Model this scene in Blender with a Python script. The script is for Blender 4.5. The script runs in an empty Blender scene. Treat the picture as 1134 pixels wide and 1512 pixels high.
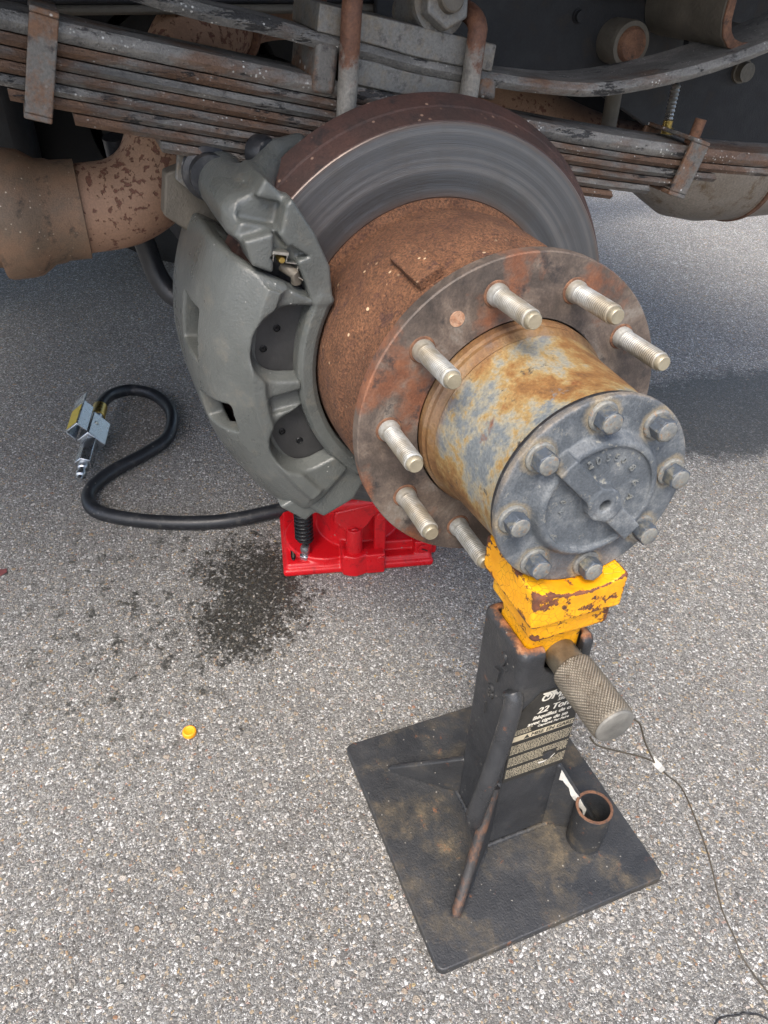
import bpy, math, random
import numpy as np
from mathutils import Vector, Matrix
R = math.radians
random.seed(7); np.random.seed(7)
SC = bpy.context.scene
COL = SC.collection

# ------------------------------------------------------------------ camera, sky, sun, exposure
cam = bpy.data.cameras.new('camera')
cam.sensor_fit = 'VERTICAL'; cam.sensor_height = 36.0; cam.sensor_width = 27.0
cam.lens = 1138.0 * 36.0 / 1512.0
cam.clip_start = 0.02; cam.clip_end = 600
co = bpy.data.objects.new('camera', cam); COL.objects.link(co)
co.matrix_world = Matrix(((0.35062194, -0.58256632, 0.73326717, 0.48807),
                          (0.93616711, 0.19662172, -0.29142930, -0.30776),
                          (0.02560064, 0.78864211, 0.61431932, 0.80268),
                          (0, 0, 0, 1)))
SC.camera = co

SUN_EL, SUN_AZ = R(58), R(-38)          # azimuth measured from +X towards +Y
world = bpy.data.worlds.new('World'); SC.world = world; world.use_nodes = True
wn = world.node_tree.nodes; wl = world.node_tree.links
bg = wn['Background']
sky = wn.new('ShaderNodeTexSky'); sky.sky_type = 'NISHITA'; sky.sun_disc = False
sky.sun_elevation = SUN_EL; sky.sun_rotation = math.pi / 2 - SUN_AZ
sky.air_density = 1.0; sky.dust_density = 4.0; sky.ozone_density = 1.0
wl.new(sky.outputs[0], bg.inputs[0]); bg.inputs[1].default_value = 0.13
sun = bpy.data.lights.new('sun', 'SUN'); sun.energy = 1.5; sun.angle = R(28); sun.color = (1.0, 0.95, 0.87)
so = bpy.data.objects.new('sun', sun); COL.objects.link(so)
d = Vector((math.cos(SUN_EL) * math.cos(SUN_AZ), math.cos(SUN_EL) * math.sin(SUN_AZ), math.sin(SUN_EL)))
so.rotation_euler = d.to_track_quat('Z', 'Y').to_euler(); so.location = d * 5
SC.view_settings.view_transform = 'Standard'; SC.view_settings.look = 'None'
SC.view_settings.exposure = 1.38; SC.view_settings.gamma = 1.0

H, TILT = 0.46794, 0.04076               # axle height at the wheel flange, axle tilt

# ------------------------------------------------------------------ materials
def C(r, g, b):
    f = lambda v: (v / 255 / 12.92) if v <= 10 else ((v / 255 + 0.055) / 1.055) ** 2.4
    return (f(r), f(g), f(b), 1.0)

class Mat:
    def __init__(s, name, rnd=False):
        s.m = bpy.data.materials.new(name); s.m.use_nodes = True
        s.nt = s.m.node_tree; s.b = s.nt.nodes['Principled BSDF']
        tc = s.nt.nodes.new('ShaderNodeTexCoord'); s.co = tc.outputs['Object']
        if rnd:                                     # every copy gets its own piece of the pattern
            oi = s.nt.nodes.new('ShaderNodeObjectInfo')
            v = s.nt.nodes.new('ShaderNodeVectorMath'); v.operation = 'SCALE'
            v.inputs[0].default_value = (7.1, 3.7, 5.3); s.nt.links.new(oi.outputs['Random'], v.inputs['Scale'])
            a = s.nt.nodes.new('ShaderNodeVectorMath'); a.operation = 'ADD'
            s.nt.links.new(s.co, a.inputs[0]); s.nt.links.new(v.outputs[0], a.inputs[1]); s.co = a.outputs[0]
    def lk(s, src, dst):
        if hasattr(src, 'is_output'): s.nt.links.new(src, dst)
        else: dst.default_value = src
    def mapv(s, scale=(1, 1, 1), loc=(0, 0, 0), vec=None):
        n = s.nt.nodes.new('ShaderNodeMapping'); s.lk(vec or s.co, n.inputs[0])
        n.inputs['Scale'].default_value = scale; n.inputs['Location'].default_value = loc
        return n.outputs[0]
    def noise(s, scale, detail=4, rough=0.6, vec=None, dist=0.0, out='Fac'):
        n = s.nt.nodes.new('ShaderNodeTexNoise'); s.lk(vec or s.co, n.inputs['Vector'])
        n.inputs['Scale'].default_value = scale; n.inputs['Detail'].default_value = detail
        n.inputs['Roughness'].default_value = rough; n.inputs['Distortion'].default_value = dist
        return n.outputs[out]
    def vor(s, scale, feature='F1', out='Distance', vec=None):
        n = s.nt.nodes.new('ShaderNodeTexVoronoi'); n.feature = feature; s.lk(vec or s.co, n.inputs['Vector'])
        n.inputs['Scale'].default_value = scale
        return n.outputs[out]
    def ramp(s, fac, stops, interp='LINEAR'):
        n = s.nt.nodes.new('ShaderNodeValToRGB'); n.color_ramp.interpolation = interp
        e = n.color_ramp.elements
        while len(e) < len(stops): e.new(0.5)
        for i, (p, c) in enumerate(stops):
            e[i].position = p; e[i].color = c if not isinstance(c, (int, float)) else (c, c, c, 1)
        s.lk(fac, n.inputs[0]); return n.outputs[0]
    def mix(s, fac, a, b, blend='MIX'):
        n = s.nt.nodes.new('ShaderNodeMix'); n.data_type = 'RGBA'; n.blend_type = blend
        s.lk(fac, n.inputs[0]); s.lk(a, n.inputs[6]); s.lk(b, n.inputs[7]); return n.outputs[2]
    def math(s, op, a, b=0.0, clamp=False):
        n = s.nt.nodes.new('ShaderNodeMath'); n.operation = op; n.use_clamp = clamp
        s.lk(a, n.inputs[0]); s.lk(b, n.inputs[1]); return n.outputs[0]
    def sep(s, vec=None):
        n = s.nt.nodes.new('ShaderNodeSeparateXYZ'); s.lk(vec or s.co, n.inputs[0]); return n.outputs
    def comb(s, x=0.0, y=0.0, z=0.0):
        n = s.nt.nodes.new('ShaderNodeCombineXYZ')
        for i, v in enumerate((x, y, z)): s.lk(v, n.inputs[i])
        return n.outputs[0]
    def bump(s, h, dist, strength=1.0, normal=None):
        n = s.nt.nodes.new('ShaderNodeBump'); s.lk(h, n.inputs['Height'])
        n.inputs['Distance'].default_value = dist; n.inputs['Strength'].default_value = strength
        if normal is not None: s.lk(normal, n.inputs['Normal'])
        return n.outputs[0]
    def fin(s, col, rough=0.6, metal=0.0, normal=None, spec=0.5, coat=0.0):
        s.lk(col, s.b.inputs['Base Color']); s.lk(rough, s.b.inputs['Roughness']); s.lk(metal, s.b.inputs['Metallic'])
        s.b.inputs['Specular IOR Level'].default_value = spec
        s.b.inputs['Coat Weight'].default_value = coat; s.b.inputs['Coat Roughness'].default_value = 0.25
        if normal is not None: s.lk(normal, s.b.inputs['Normal'])
        return s.m

def m_asphalt():
    s = Mat('asphalt')
    w = s.noise(90, 2, vec=s.co, out='Color')
    wob = s.nt.nodes.new('ShaderNodeVectorMath'); wob.operation = 'MULTIPLY_ADD'
    s.lk(w, wob.inputs[0]); wob.inputs[1].default_value = (0.006, 0.006, 0.006); s.lk(s.co, wob.inputs[2])
    v = wob.outputs[0]
    c1 = s.vor(310, out='Color', vec=v); d1 = s.vor(310, out='Distance', vec=v); e1 = s.vor(310, 'DISTANCE_TO_EDGE', vec=v)
    c2 = s.vor(760, out='Color', vec=v); e2 = s.vor(760, 'DISTANCE_TO_EDGE', vec=v)
    c3 = s.vor(105, out='Color', vec=v); d3 = s.vor(105, out='Distance', vec=v)
    r1 = s.sep(c1)[0]; r2 = s.sep(c2)[0]; r3 = s.sep(c3)
    tone = [(0.0, C(96, 93, 89)), (0.22, C(130, 127, 122)), (0.48, C(162, 159, 152)), (0.62, C(184, 182, 178)), (0.72, C(182, 164, 136)), (0.80, C(222, 220, 216)), (0.93, C(234, 233, 230)), (0.96, C(160, 118, 96)), (1.0, C(196, 176, 132))]
    stone = s.ramp(r1, tone)
    small = s.ramp(r2, [(0, C(104, 102, 99)), (0.45, C(142, 140, 136)), (0.80, C(176, 174, 170)), (0.88, C(216, 215, 211)), (1, C(226, 225, 222))])
    binder = s.ramp(s.noise(300, 4), [(0.3, C(80, 78, 76)), (0.7, C(122, 120, 116))])
    base = s.mix(s.ramp(e2, [(0.03, 0), (0.13, 1)]), binder, small)
    m1 = s.math('MULTIPLY', s.ramp(e1, [(0.05, 0), (0.17, 1)]), s.ramp(s.sep(c1)[1], [(0.30, 0), (0.36, 1)]))
    col = s.mix(m1, base, stone)
    big = s.ramp(s.sep(c3)[1], [(0, C(124, 120, 114)), (0.5, C(182, 176, 166)), (0.8, C(172, 146, 116)), (1, C(222, 220, 216))])
    m3 = s.math('MULTIPLY', s.ramp(d3, [(0.30, 1), (0.38, 0)]), s.ramp(r3[0], [(0.90, 0), (0.92, 1)]))
    col = s.mix(m3, col, big)
    # broad wear and the brown tint of old bitumen
    col = s.mix(s.ramp(s.noise(2.6, 5, 0.65), [(0.40, 0.0), (0.75, 0.22)]), col, C(150, 144, 138), 'MULTIPLY')
    col = s.mix(s.ramp(s.noise(9, 6, 0.7), [(0.5, 0.0), (0.8, 0.2)]), col, C(170, 158, 142), 'MULTIPLY')
    # oily patches, and one darker, smoother patch
    x, y, z = s.sep()
    nz = s.noise(14, 6, 0.7); nb = s.noise(45, 5, 0.7)
    nf = s.noise(170, 3, 0.7)
    def blob(cx, cy, rx, ry, amp=1.1, soft=0.5, rag=1.6):
        dx = s.math('DIVIDE', s.math('SUBTRACT', x, cx), rx); dy = s.math('DIVIDE', s.math('SUBTRACT', y, cy), ry)
        dd = s.math('SQRT', s.math('ADD', s.math('POWER', dx, 2.0), s.math('POWER', dy, 2.0)))
        dd = s.math('ADD', dd, s.math('MULTIPLY', s.math('SUBTRACT', nz, 0.5), amp))
        dd = s.math('ADD', dd, s.math('MULTIPLY', s.math('SUBTRACT', nb, 0.5), rag))
        dd = s.math('ADD', dd, s.math('MULTIPLY', s.math('SUBTRACT', nf, 0.5), rag * 0.8))
        return s.ramp(dd, [(1.0 - soft, 1), (1.0, 0)])
    st = s.math('MAXIMUM', blob(-.365, -.170, .125, .092, 0.8, .35, 2.2), blob(-.300, -.200, .095, .080, 1.4, .4, 2.6))
    st = s.math('MAXIMUM', st, s.math('MULTIPLY', blob(-.33, -.30, .12, .16, 2.6), s.ramp(nb, [(0.52, 0), (0.60, 0.8)])))
    st = s.math('MAXIMUM', st, s.math('MULTIPLY', blob(-.20, -.35, .20, .22, 2.8), s.ramp(nb, [(0.57, 0), (0.64, 0.7)])))
    st = s.math('MAXIMUM', st, s.math('MULTIPLY', blob(-.36, -.33, .26, .24, 1.2), s.ramp(s.noise(30, 5, 0.7, s.mapv(loc=(3, 4, 0))), [(0.55, 0), (0.60, 0.9)])))
    st = s.math('MULTIPLY', st, s.ramp(s.sep(c1)[2], [(0.80, 1), (0.93, 0.45)]))
    dark_patch = blob(-.56, .88, .175, .36, 0.5, .22, 0.8)
    col = s.mix(s.math('MULTIPLY', st, 0.92), col, C(84, 80, 66), 'MULTIPLY')
    col = s.mix(s.math('MULTIPLY', dark_patch, 0.85), col, C(100, 100, 104), 'MULTIPLY')
    h = s.math('ADD', s.math('MULTIPLY', s.ramp(d1, [(0, 1), (0.6, 0)]), 0.7), s.math('MULTIPLY', s.ramp(e2, [(0, 0), (0.3, 1)]), 0.35))
    h = s.math('ADD', h, s.math('MULTIPLY', m3, 0.8))
    smooth_mask = s.math('MAXIMUM', st, dark_patch)
    rough = s.ramp(s.math('ADD', smooth_mask, s.math('MULTIPLY', r1, 0.3)), [(0.0, 0.85), (1.2, 0.42)])
    return s.fin(col, rough, 0, s.bump(h, 0.0028, 1.0), 0.4)

def m_chips():
    s = Mat('loose_chip')
    g = s.nt.nodes.new('ShaderNodeNewGeometry')
    col = s.ramp(g.outputs['Random Per Island'], [(0, C(84, 80, 76)), (0.25, C(120, 115, 108)), (0.5, C(150, 145, 137)), (0.72, C(186, 182, 174)), (0.82, C(160, 138, 110)), (0.9, C(215, 212, 206)), (1, C(150, 112, 92))])
    col = s.mix(s.noise(900, 3), col, C(180, 176, 170), 'MULTIPLY')
    return s.fin(col, 0.75, 0, s.bump(s.noise(700, 3), 0.0006))

def rusty(name, base, patch, dark, scale=30, thr=0.5, soft=0.1, metal=0.0, rough=0.7, speck=None, rnd=False, bumpd=0.0008, grit=400, dens=0.12, contrast=0.35):
    s = Mat(name, rnd)
    n1 = s.noise(scale, 6, 0.68); n2 = s.noise(scale * 2.3, 5, 0.7, s.mapv(loc=(3.1, 1.7, 9.2))); n3 = s.noise(grit, 3, 0.7)
    col = s.mix(s.ramp(n1, [(thr - soft, 0), (thr + soft, 1)]), base, patch)
    col = s.mix(s.ramp(n2, [(0.55, 0), (0.68, 1)]), col, dark)
    col = s.mix(contrast, col, s.ramp(n3, [(0.25, C(60, 58, 56)), (0.75, C(235, 230, 225))]), 'OVERLAY')
    if speck:
        v = s.vor(grit * 0.45, out='Color'); dd = s.vor(grit * 0.45)
        mk = s.math('MULTIPLY', s.ramp(s.sep(v)[0], [(1 - dens, 0), (1 - dens + 0.02, 1)]), s.ramp(dd, [(0.22, 1), (0.34, 0)]))
        mk = s.math('MULTIPLY', mk, s.ramp(s.noise(scale * 0.5, 3), [(0.4, 0), (0.6, 1)]))
        col = s.mix(mk, col, speck)
    h = s.math('ADD', s.math('MULTIPLY', n1, 0.6), s.math('MULTIPLY', n3, 0.5))
    ro = s.ramp(n2, [(0.3, rough - 0.12), (0.7, min(1, rough + 0.12))])
    return s.fin(col, ro, metal, s.bump(h, bumpd))

def m_rotor_face():
    s = Mat('swept_steel')
    x, y, z = s.sep()
    rr = s.math('SQRT', s.math('ADD', s.math('POWER', y, 2.0), s.math('POWER', z, 2.0)))
    ang = s.math('ARCTAN2', z, y)
    v = s.comb(s.math('MULTIPLY', rr, 1.0), s.math('MULTIPLY', ang, 0.0012), 0.0)
    fine = s.noise(1300, 4, 0.8, v); band = s.noise(70, 3, 0.55, v); cloud = s.noise(14, 5, 0.6)
    col = s.ramp(band, [(0.25, C(84, 86, 89)), (0.5, C(114, 116, 119)), (0.75, C(150, 149, 148))])
    col = s.mix(s.ramp(fine, [(0.35, 0.0), (0.75, 0.45)]), col, C(70, 70, 72))
    col = s.mix(s.ramp(cloud, [(0.45, 0), (0.75, 0.5)]), col, C(92, 84, 74))
    edge = s.math('MAXIMUM', s.ramp(rr, [(0.1955, 0), (0.1995, 1)]), s.ramp(rr, [(0.138, 1), (0.142, 0)]))
    col = s.mix(s.math('MULTIPLY', edge, 0.6), col, C(120, 98, 84))
    rough = s.ramp(band, [(0.2, 0.26), (0.8, 0.40)])
    s.b.inputs['Anisotropic'].default_value = 0.5
    return s.fin(col, rough, 0.8, s.bump(s.math('ADD', fine, band), 0.00025))

def m_hub_barrel():
    s = Mat('hub_patina')
    n1 = s.noise(16, 7, 0.70, dist=0.2); n2 = s.noise(34, 6, 0.7, s.mapv(loc=(5, 2, 1))); n3 = s.noise(420, 3); n4 = s.noise(16, 5, 0.7, s.mapv(loc=(1, 8, 3)))
    col = s.ramp(n1, [(0.32, C(84, 60, 38)), (0.43, C(128, 92, 52)), (0.50, C(146, 124, 82)), (0.545, C(140, 136, 120)), (0.60, C(106, 113, 117)), (0.70, C(94, 100, 105)), (0.80, C(154, 157, 152))])
    col = s.mix(s.ramp(n2, [(0.60, 0), (0.65, 0.9)]), col, C(104, 112, 118))
    col = s.mix(s.ramp(n4, [(0.64, 0), (0.70, 0.8)]), col, C(106, 60, 34))
    col = s.mix(s.ramp(s.noise(60, 4, 0.7, s.mapv(loc=(9, 9, 2))), [(0.64, 0), (0.70, 0.9)]), col, C(58, 56, 54))
    x = s.sep()[0]
    root = s.ramp(s.math('ADD', x, s.math('MULTIPLY', n4, 0.02)), [(0.028, 1), (0.036, 0)])
    col = s.mix(s.math('MULTIPLY', root, 0.8), col, s.ramp(n1, [(0.3, C(84, 58, 38)), (0.7, C(132, 98, 60))]))
    col = s.mix(0.3, col, s.ramp(n3, [(0.25, C(60, 58, 56)), (0.75, C(235, 230, 225))]), 'OVERLAY')
    return s.fin(col, s.ramp(n1, [(0.3, 0.75), (0.7, 0.48)]), 0.15, s.bump(s.math('ADD', n3, s.math('MULTIPLY', n1, 1.5)), 0.0006))

def m_flange():
    s = Mat('flange_patina')
    n1 = s.noise(22, 6, 0.7, dist=0.4); n2 = s.noise(13, 5, 0.65, s.mapv(loc=(4, 1, 7))); n3 = s.noise(500, 3); n4 = s.noise(60, 5, 0.7)
    col = s.ramp(n1, [(0.3, C(60, 55, 52)), (0.45, C(86, 77, 71)), (0.55, C(108, 96, 87)), (0.68, C(132, 126, 118))])
    col = s.mix(s.ramp(n2, [(0.52, 0), (0.62, 0.85)]), col, s.ramp(n4, [(0.35, C(108, 66, 46)), (0.7, C(146, 96, 68))]))
    col = s.mix(s.ramp(s.noise(30, 5, 0.7, s.mapv(loc=(2, 6, 2))), [(0.58, 0), (0.66, 0.85)]), col, C(58, 54, 54))
    col = s.mix(0.25, col, s.ramp(n3, [(0.25, C(60, 58, 56)), (0.75, C(235, 230, 225))]), 'OVERLAY')
    return s.fin(col, s.ramp(n1, [(0.3, 0.55), (0.7, 0.72)]), 0.25, s.bump(s.math('ADD', n3, n1), 0.0004))

def m_cap():
    s = Mat('blue_grey_paint')
    n1 = s.noise(40, 6, 0.7); n2 = s.noise(600, 3); n3 = s.noise(95, 5, 0.7, s.mapv(loc=(2, 2, 2)))
    x, y, z = s.sep()
    col = s.ramp(n1, [(0.3, C(68, 74, 80)), (0.5, C(86, 92, 98)), (0.72, C(126, 130, 132))])
    col = s.mix(s.ramp(n3, [(0.60, 0), (0.74, 0.7)]), col, C(176, 172, 156))
    # pale dust caked round each bolt: circles of wear on the bolt circle
    ang = s.math('ARCTAN2', z, y); rr = s.math('SQRT', s.math('ADD', s.math('POWER', y, 2.0), s.math('POWER', z, 2.0)))
    k = s.math('MULTIPLY', s.math('SUBTRACT', ang, 1.6575), 8 / (2 * math.pi))
    fr = s.math('ABSOLUTE', s.math('SUBTRACT', s.math('FRACT', s.math('ADD', k, 8.5)), 0.5))
    da = s.math('MULTIPLY', fr, 2 * math.pi / 8 * 0.0658)
    dd = s.math('SQRT', s.math('ADD', s.math('POWER', da, 2.0), s.math('POWER', s.math('SUBTRACT', rr, 0.0658), 2.0)))
    dd = s.math('ADD', dd, s.math('MULTIPLY', s.math('SUBTRACT', n3, 0.5), 0.010))
    col = s.mix(s.ramp(dd, [(0.0120, 0.6), (0.0150, 0)]), col, C(150, 136, 108))
    rim = s.ramp(s.math('ADD', rr, s.math('MULTIPLY', s.math('SUBTRACT', n1, 0.5), 0.008)), [(0.0780, 0), (0.0800, 0.7)])
    col = s.mix(rim, col, C(150, 124, 84))
    col = s.mix(0.35, col, s.ramp(n2, [(0.25, C(60, 58, 56)), (0.75, C(235, 230, 225))]), 'OVERLAY')
    return s.fin(col, s.ramp(n1, [(0.3, 0.5), (0.7, 0.7)]), 0.05, s.bump(s.math('ADD', n2, s.math('MULTIPLY', n3, 1.2)), 0.0005))

def m_caliper():
    s = Mat('grey_green_paint')
    n1 = s.noise(18, 4, 0.6); n2 = s.noise(520, 3, 0.6); n3 = s.noise(150, 3, 0.5)
    col = s.ramp(n1, [(0.3, C(72, 75, 73)), (0.55, C(83, 86, 84)), (0.8, C(94, 96, 93))])
    col = s.mix(s.ramp(s.noise(46, 6, 0.75, s.mapv(loc=(3, 3, 3))), [(0.55, 0), (0.8, 0.35)]), col, C(130, 120, 104))
    v = s.vor(260, out='Color'); mk = s.math('MULTIPLY', s.ramp(s.sep(v)[0], [(0.975, 0), (0.98, 0.6)]), s.ramp(s.vor(260), [(0.15, 1), (0.25, 0)]))
    col = s.mix(mk, col, C(190, 190, 186))
    return s.fin(col, s.ramp(n1, [(0.3, 0.24), (0.7, 0.36)]), 0, s.bump(s.math('ADD', n2, s.math('MULTIPLY', s.noise(230, 4, 0.7), 1.2)), 0.00042), 0.5)

def m_spring(name='spring_steel', tint=0.0):
    s = Mat(name, True)
    st = s.mapv((1, 0.45, 1.3))
    n1 = s.noise(24, 6, 0.7, st); n2 = s.noise(17, 5, 0.7, s.mapv((1, 0.4, 1), (4, 4, 4))); n3 = s.noise(480, 3); n4 = s.noise(60, 5, 0.75, s.mapv((1, .5, 1), (7, 2, 1)))
    col = s.ramp(n1, [(0.28, C(78, 78, 77)), (0.46, C(108, 107, 104)), (0.62, C(136, 134, 129)), (0.75, C(158, 156, 151))])
    col = s.mix(s.ramp(n2, [(0.47 - tint, 0), (0.60 - tint, 0.85)]), col, s.ramp(n4, [(0.3, C(78, 57, 42)), (0.55, C(108, 80, 60)), (0.75, C(136, 104, 78))]))
    col = s.mix(s.ramp(n4, [(0.60, 0), (0.68, 0.85)]), col, C(48, 46, 46))
    fl = s.noise(46, 5, 0.72, s.mapv((1, 0.32, 1.1), (2, 9, 5)))
    col = s.mix(s.ramp(fl, [(0.60, 0), (0.62, 0.9)]), col, C(44, 44, 45))
    v = s.vor(300, out='Color'); mk = s.math('MULTIPLY', s.ramp(s.sep(v)[0], [(0.62, 0), (0.64, 1)]), s.ramp(s.vor(300), [(0.2, 1), (0.34, 0)]))
    mk = s.math('MULTIPLY', mk, s.ramp(s.noise(34, 5, 0.75), [(0.53, 0), (0.62, 1)]))
    col = s.mix(mk, col, C(205, 205, 200))
    col = s.mix(0.3, col, s.ramp(n3, [(0.25, C(60, 58, 56)), (0.75, C(235, 230, 225))]), 'OVERLAY')
    return s.fin(col, s.ramp(n4, [(0.3, 0.72), (0.7, 0.5)]), 0.2, s.bump(s.math('ADD', n3, s.math('ADD', s.math('MULTIPLY', n4, 1.6), s.ramp(fl, [(0.59, 1.0), (0.62, 0.0)]))), 0.0011))

def m_exhaust():
    s = Mat('tan_scale')
    n1 = s.noise(130, 5, 0.66); n2 = s.noise(16, 4, 0.6); n3 = s.noise(500, 3)
    v = s.math('ADD', n1, s.math('MULTIPLY', s.math('SUBTRACT', n2, 0.5), 0.35))
    mk = s.ramp(v, [(0.57, 0), (0.60, 0.9)])
    base = s.ramp(n2, [(0.3, C(134, 104, 84)), (0.7, C(160, 128, 104))])
    col = s.mix(mk, base, s.ramp(n1, [(0.55, C(112, 70, 54)), (0.75, C(84, 56, 48))]))
    col = s.mix(0.2, col, s.ramp(n3, [(0.25, C(60, 58, 56)), (0.75, C(235, 230, 225))]), 'OVERLAY')
    h = s.math('ADD', s.math('MULTIPLY', n3, 0.3), s.math('MULTIPLY', s.math('SUBTRACT', 1.0, mk), 1.0))
    return s.fin(col, 0.7, 0.1, s.bump(h, 0.0009))

def m_yellow():
    s = Mat('chipped_yellow_paint')
    n1 = s.noise(48, 6, 0.72); n2 = s.noise(26, 4, 0.6, s.mapv(loc=(2, 5, 1))); e = s.vor(150, 'DISTANCE_TO_EDGE', vec=s.mapv(loc=(.3, .1, .2)))
    g = s.nt.nodes.new('ShaderNodeNewGeometry')
    pt = s.ramp(g.outputs['Pointiness'], [(0.503, 0), (0.540, 1)])
    yel = s.ramp(n2, [(0.3, C(206, 132, 10)), (0.55, C(232, 162, 14)), (0.8, C(232, 178, 40))])
    crack = s.math('MULTIPLY', s.ramp(e, [(0.0, 1), (0.045, 0)]), s.ramp(n2, [(0.42, 0), (0.58, 0.75)]))
    col = s.mix(crack, yel, C(140, 84, 20))
    chip = s.ramp(s.math('ADD', n1, s.math('MULTIPLY', pt, 0.20)), [(0.59, 0), (0.61, 1)])
    rust = s.ramp(s.noise(90, 5, 0.7), [(0.3, C(64, 44, 36)), (0.6, C(112, 66, 42)), (0.8, C(160, 92, 52))])
    col = s.mix(chip, col, rust)
    h = s.math('ADD', s.math('SUBTRACT', 1.0, chip), s.math('MULTIPLY', crack, -0.4))
    return s.fin(col, s.ramp(chip, [(0, 0.42), (1, 0.8)]), 0, s.bump(h, 0.0009))

def m_black(name='worn_black_paint', dust=0.5, rnd=False, top=None, gl=0.0):
    s = Mat(name, rnd)
    n1 = s.noise(22, 6, 0.7); n2 = s.noise(17, 8, 0.74, s.mapv(loc=(4, 2, 8))); n3 = s.noise(450, 3); n4 = s.noise(55, 6, 0.75, s.mapv(loc=(1, 1, 6)))
    col = s.ramp(n1, [(0.3, C(34, 36, 39)), (0.6, C(50, 51, 53)), (0.8, C(72, 70, 67))])
    col = s.mix(s.ramp(n2, [(0.66 - dust * 0.28, 0), (0.74 - dust * 0.16, 0.85)]), col, s.ramp(n4, [(0.3, C(50, 46, 40)), (0.5, C(72, 66, 56)), (0.7, C(112, 98, 76))]))
    col = s.mix(s.ramp(n4, [(0.63, 0), (0.70, 0.75)]), col, C(122, 78, 52))
    if top:
        z = s.sep()[2]
        tm = s.ramp(s.math('ADD', s.math('SUBTRACT', z, top), s.math('MULTIPLY', s.math('SUBTRACT', n4, 0.5), 0.018)), [(0.0, 0), (0.0018, 1)])
        col = s.mix(tm, col, s.ramp(n4, [(0.35, C(96, 66, 46)), (0.55, C(150, 98, 62)), (0.7, C(178, 138, 104))]))
    v = s.vor(230, out='Color'); mk = s.math('MULTIPLY', s.ramp(s.sep(v)[0], [(0.94, 0), (0.95, 0.8)]), s.ramp(s.vor(230), [(0.12, 1), (0.24, 0)]))
    col = s.mix(mk, col, C(150, 146, 138))
    return s.fin(col, s.ramp(n2, [(0.35, 0.38 - gl), (0.7, 0.72 - gl)]), 0, s.bump(s.math('ADD', n3, s.math('MULTIPLY', n4, 1.5)), 0.0006 - gl * 0.0015), 0.5)

def plain(name, col, rough=0.5, metal=0.0, bumpd=0.0003, var=0.18, scale=60, spec=0.5, coat=0.0, rnd=False):
    s = Mat(name, rnd)
    n = s.noise(scale, 5, 0.65); n3 = s.noise(scale * 9, 3)
    dk = tuple(c * (1 - var * 1.6) for c in col[:3]) + (1,); lt = tuple(min(1, c * (1 + var)) for c in col[:3]) + (1,)
    c = s.ramp(n, [(0.3, dk), (0.7, lt)])
    return s.fin(c, s.ramp(n, [(0.3, max(0.05, rough - 0.08)), (0.7, rough + 0.08)]), metal, s.bump(s.math('ADD', n3, n), bumpd), spec, coat)

def m_stud():
    s = Mat('zinc_stud', False)
    oi = s.nt.nodes.new('ShaderNodeObjectInfo'); x, y, z = s.sep()
    off = s.math('MULTIPLY', oi.outputs['Random'], 9.0)
    n1 = s.noise(55, 5, 0.7, s.comb(s.math('ADD', x, off), y, z)); n2 = s.noise(24, 3, 0.6, s.comb(s.math('ADD', x, off), y, z))
    col = s.ramp(n1, [(0.3, C(132, 130, 122)), (0.55, C(172, 173, 170)), (0.75, C(198, 199, 197))])
    col = s.mix(s.ramp(n2, [(0.45, 0), (0.62, 0.8)]), col, C(132, 120, 98))
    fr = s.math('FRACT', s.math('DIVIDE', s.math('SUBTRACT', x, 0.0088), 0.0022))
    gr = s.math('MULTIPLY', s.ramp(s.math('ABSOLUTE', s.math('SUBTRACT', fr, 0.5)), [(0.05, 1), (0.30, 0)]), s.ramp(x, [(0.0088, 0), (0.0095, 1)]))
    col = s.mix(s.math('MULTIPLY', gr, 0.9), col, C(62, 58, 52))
    return s.fin(col, 0.5, 0.45, s.bump(n1, 0.0003))

def m_ubolt():
    s = Mat('ubolt_steel')
    z = s.sep()[2]; n = s.noise(38, 6, 0.7); n3 = s.noise(420, 3)
    base = s.ramp(n, [(0.3, C(96, 93, 88)), (0.55, C(136, 133, 126)), (0.75, C(164, 161, 154))])
    rust = s.ramp(s.noise(80, 5, 0.7), [(0.3, C(74, 46, 36)), (0.7, C(118, 78, 54))])
    m = s.ramp(s.math('ADD', z, s.math('MULTIPLY', s.math('SUBTRACT', n, 0.5), 0.16)), [(0.095, 0), (0.115, 0.95)])
    col = s.mix(m, base, rust)
    col = s.mix(0.3, col, s.ramp(n3, [(0.25, C(60, 58, 56)), (0.75, C(235, 230, 225))]), 'OVERLAY')
    return s.fin(col, 0.65, 0.15, s.bump(s.math('ADD', n3, n), 0.0008))

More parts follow.
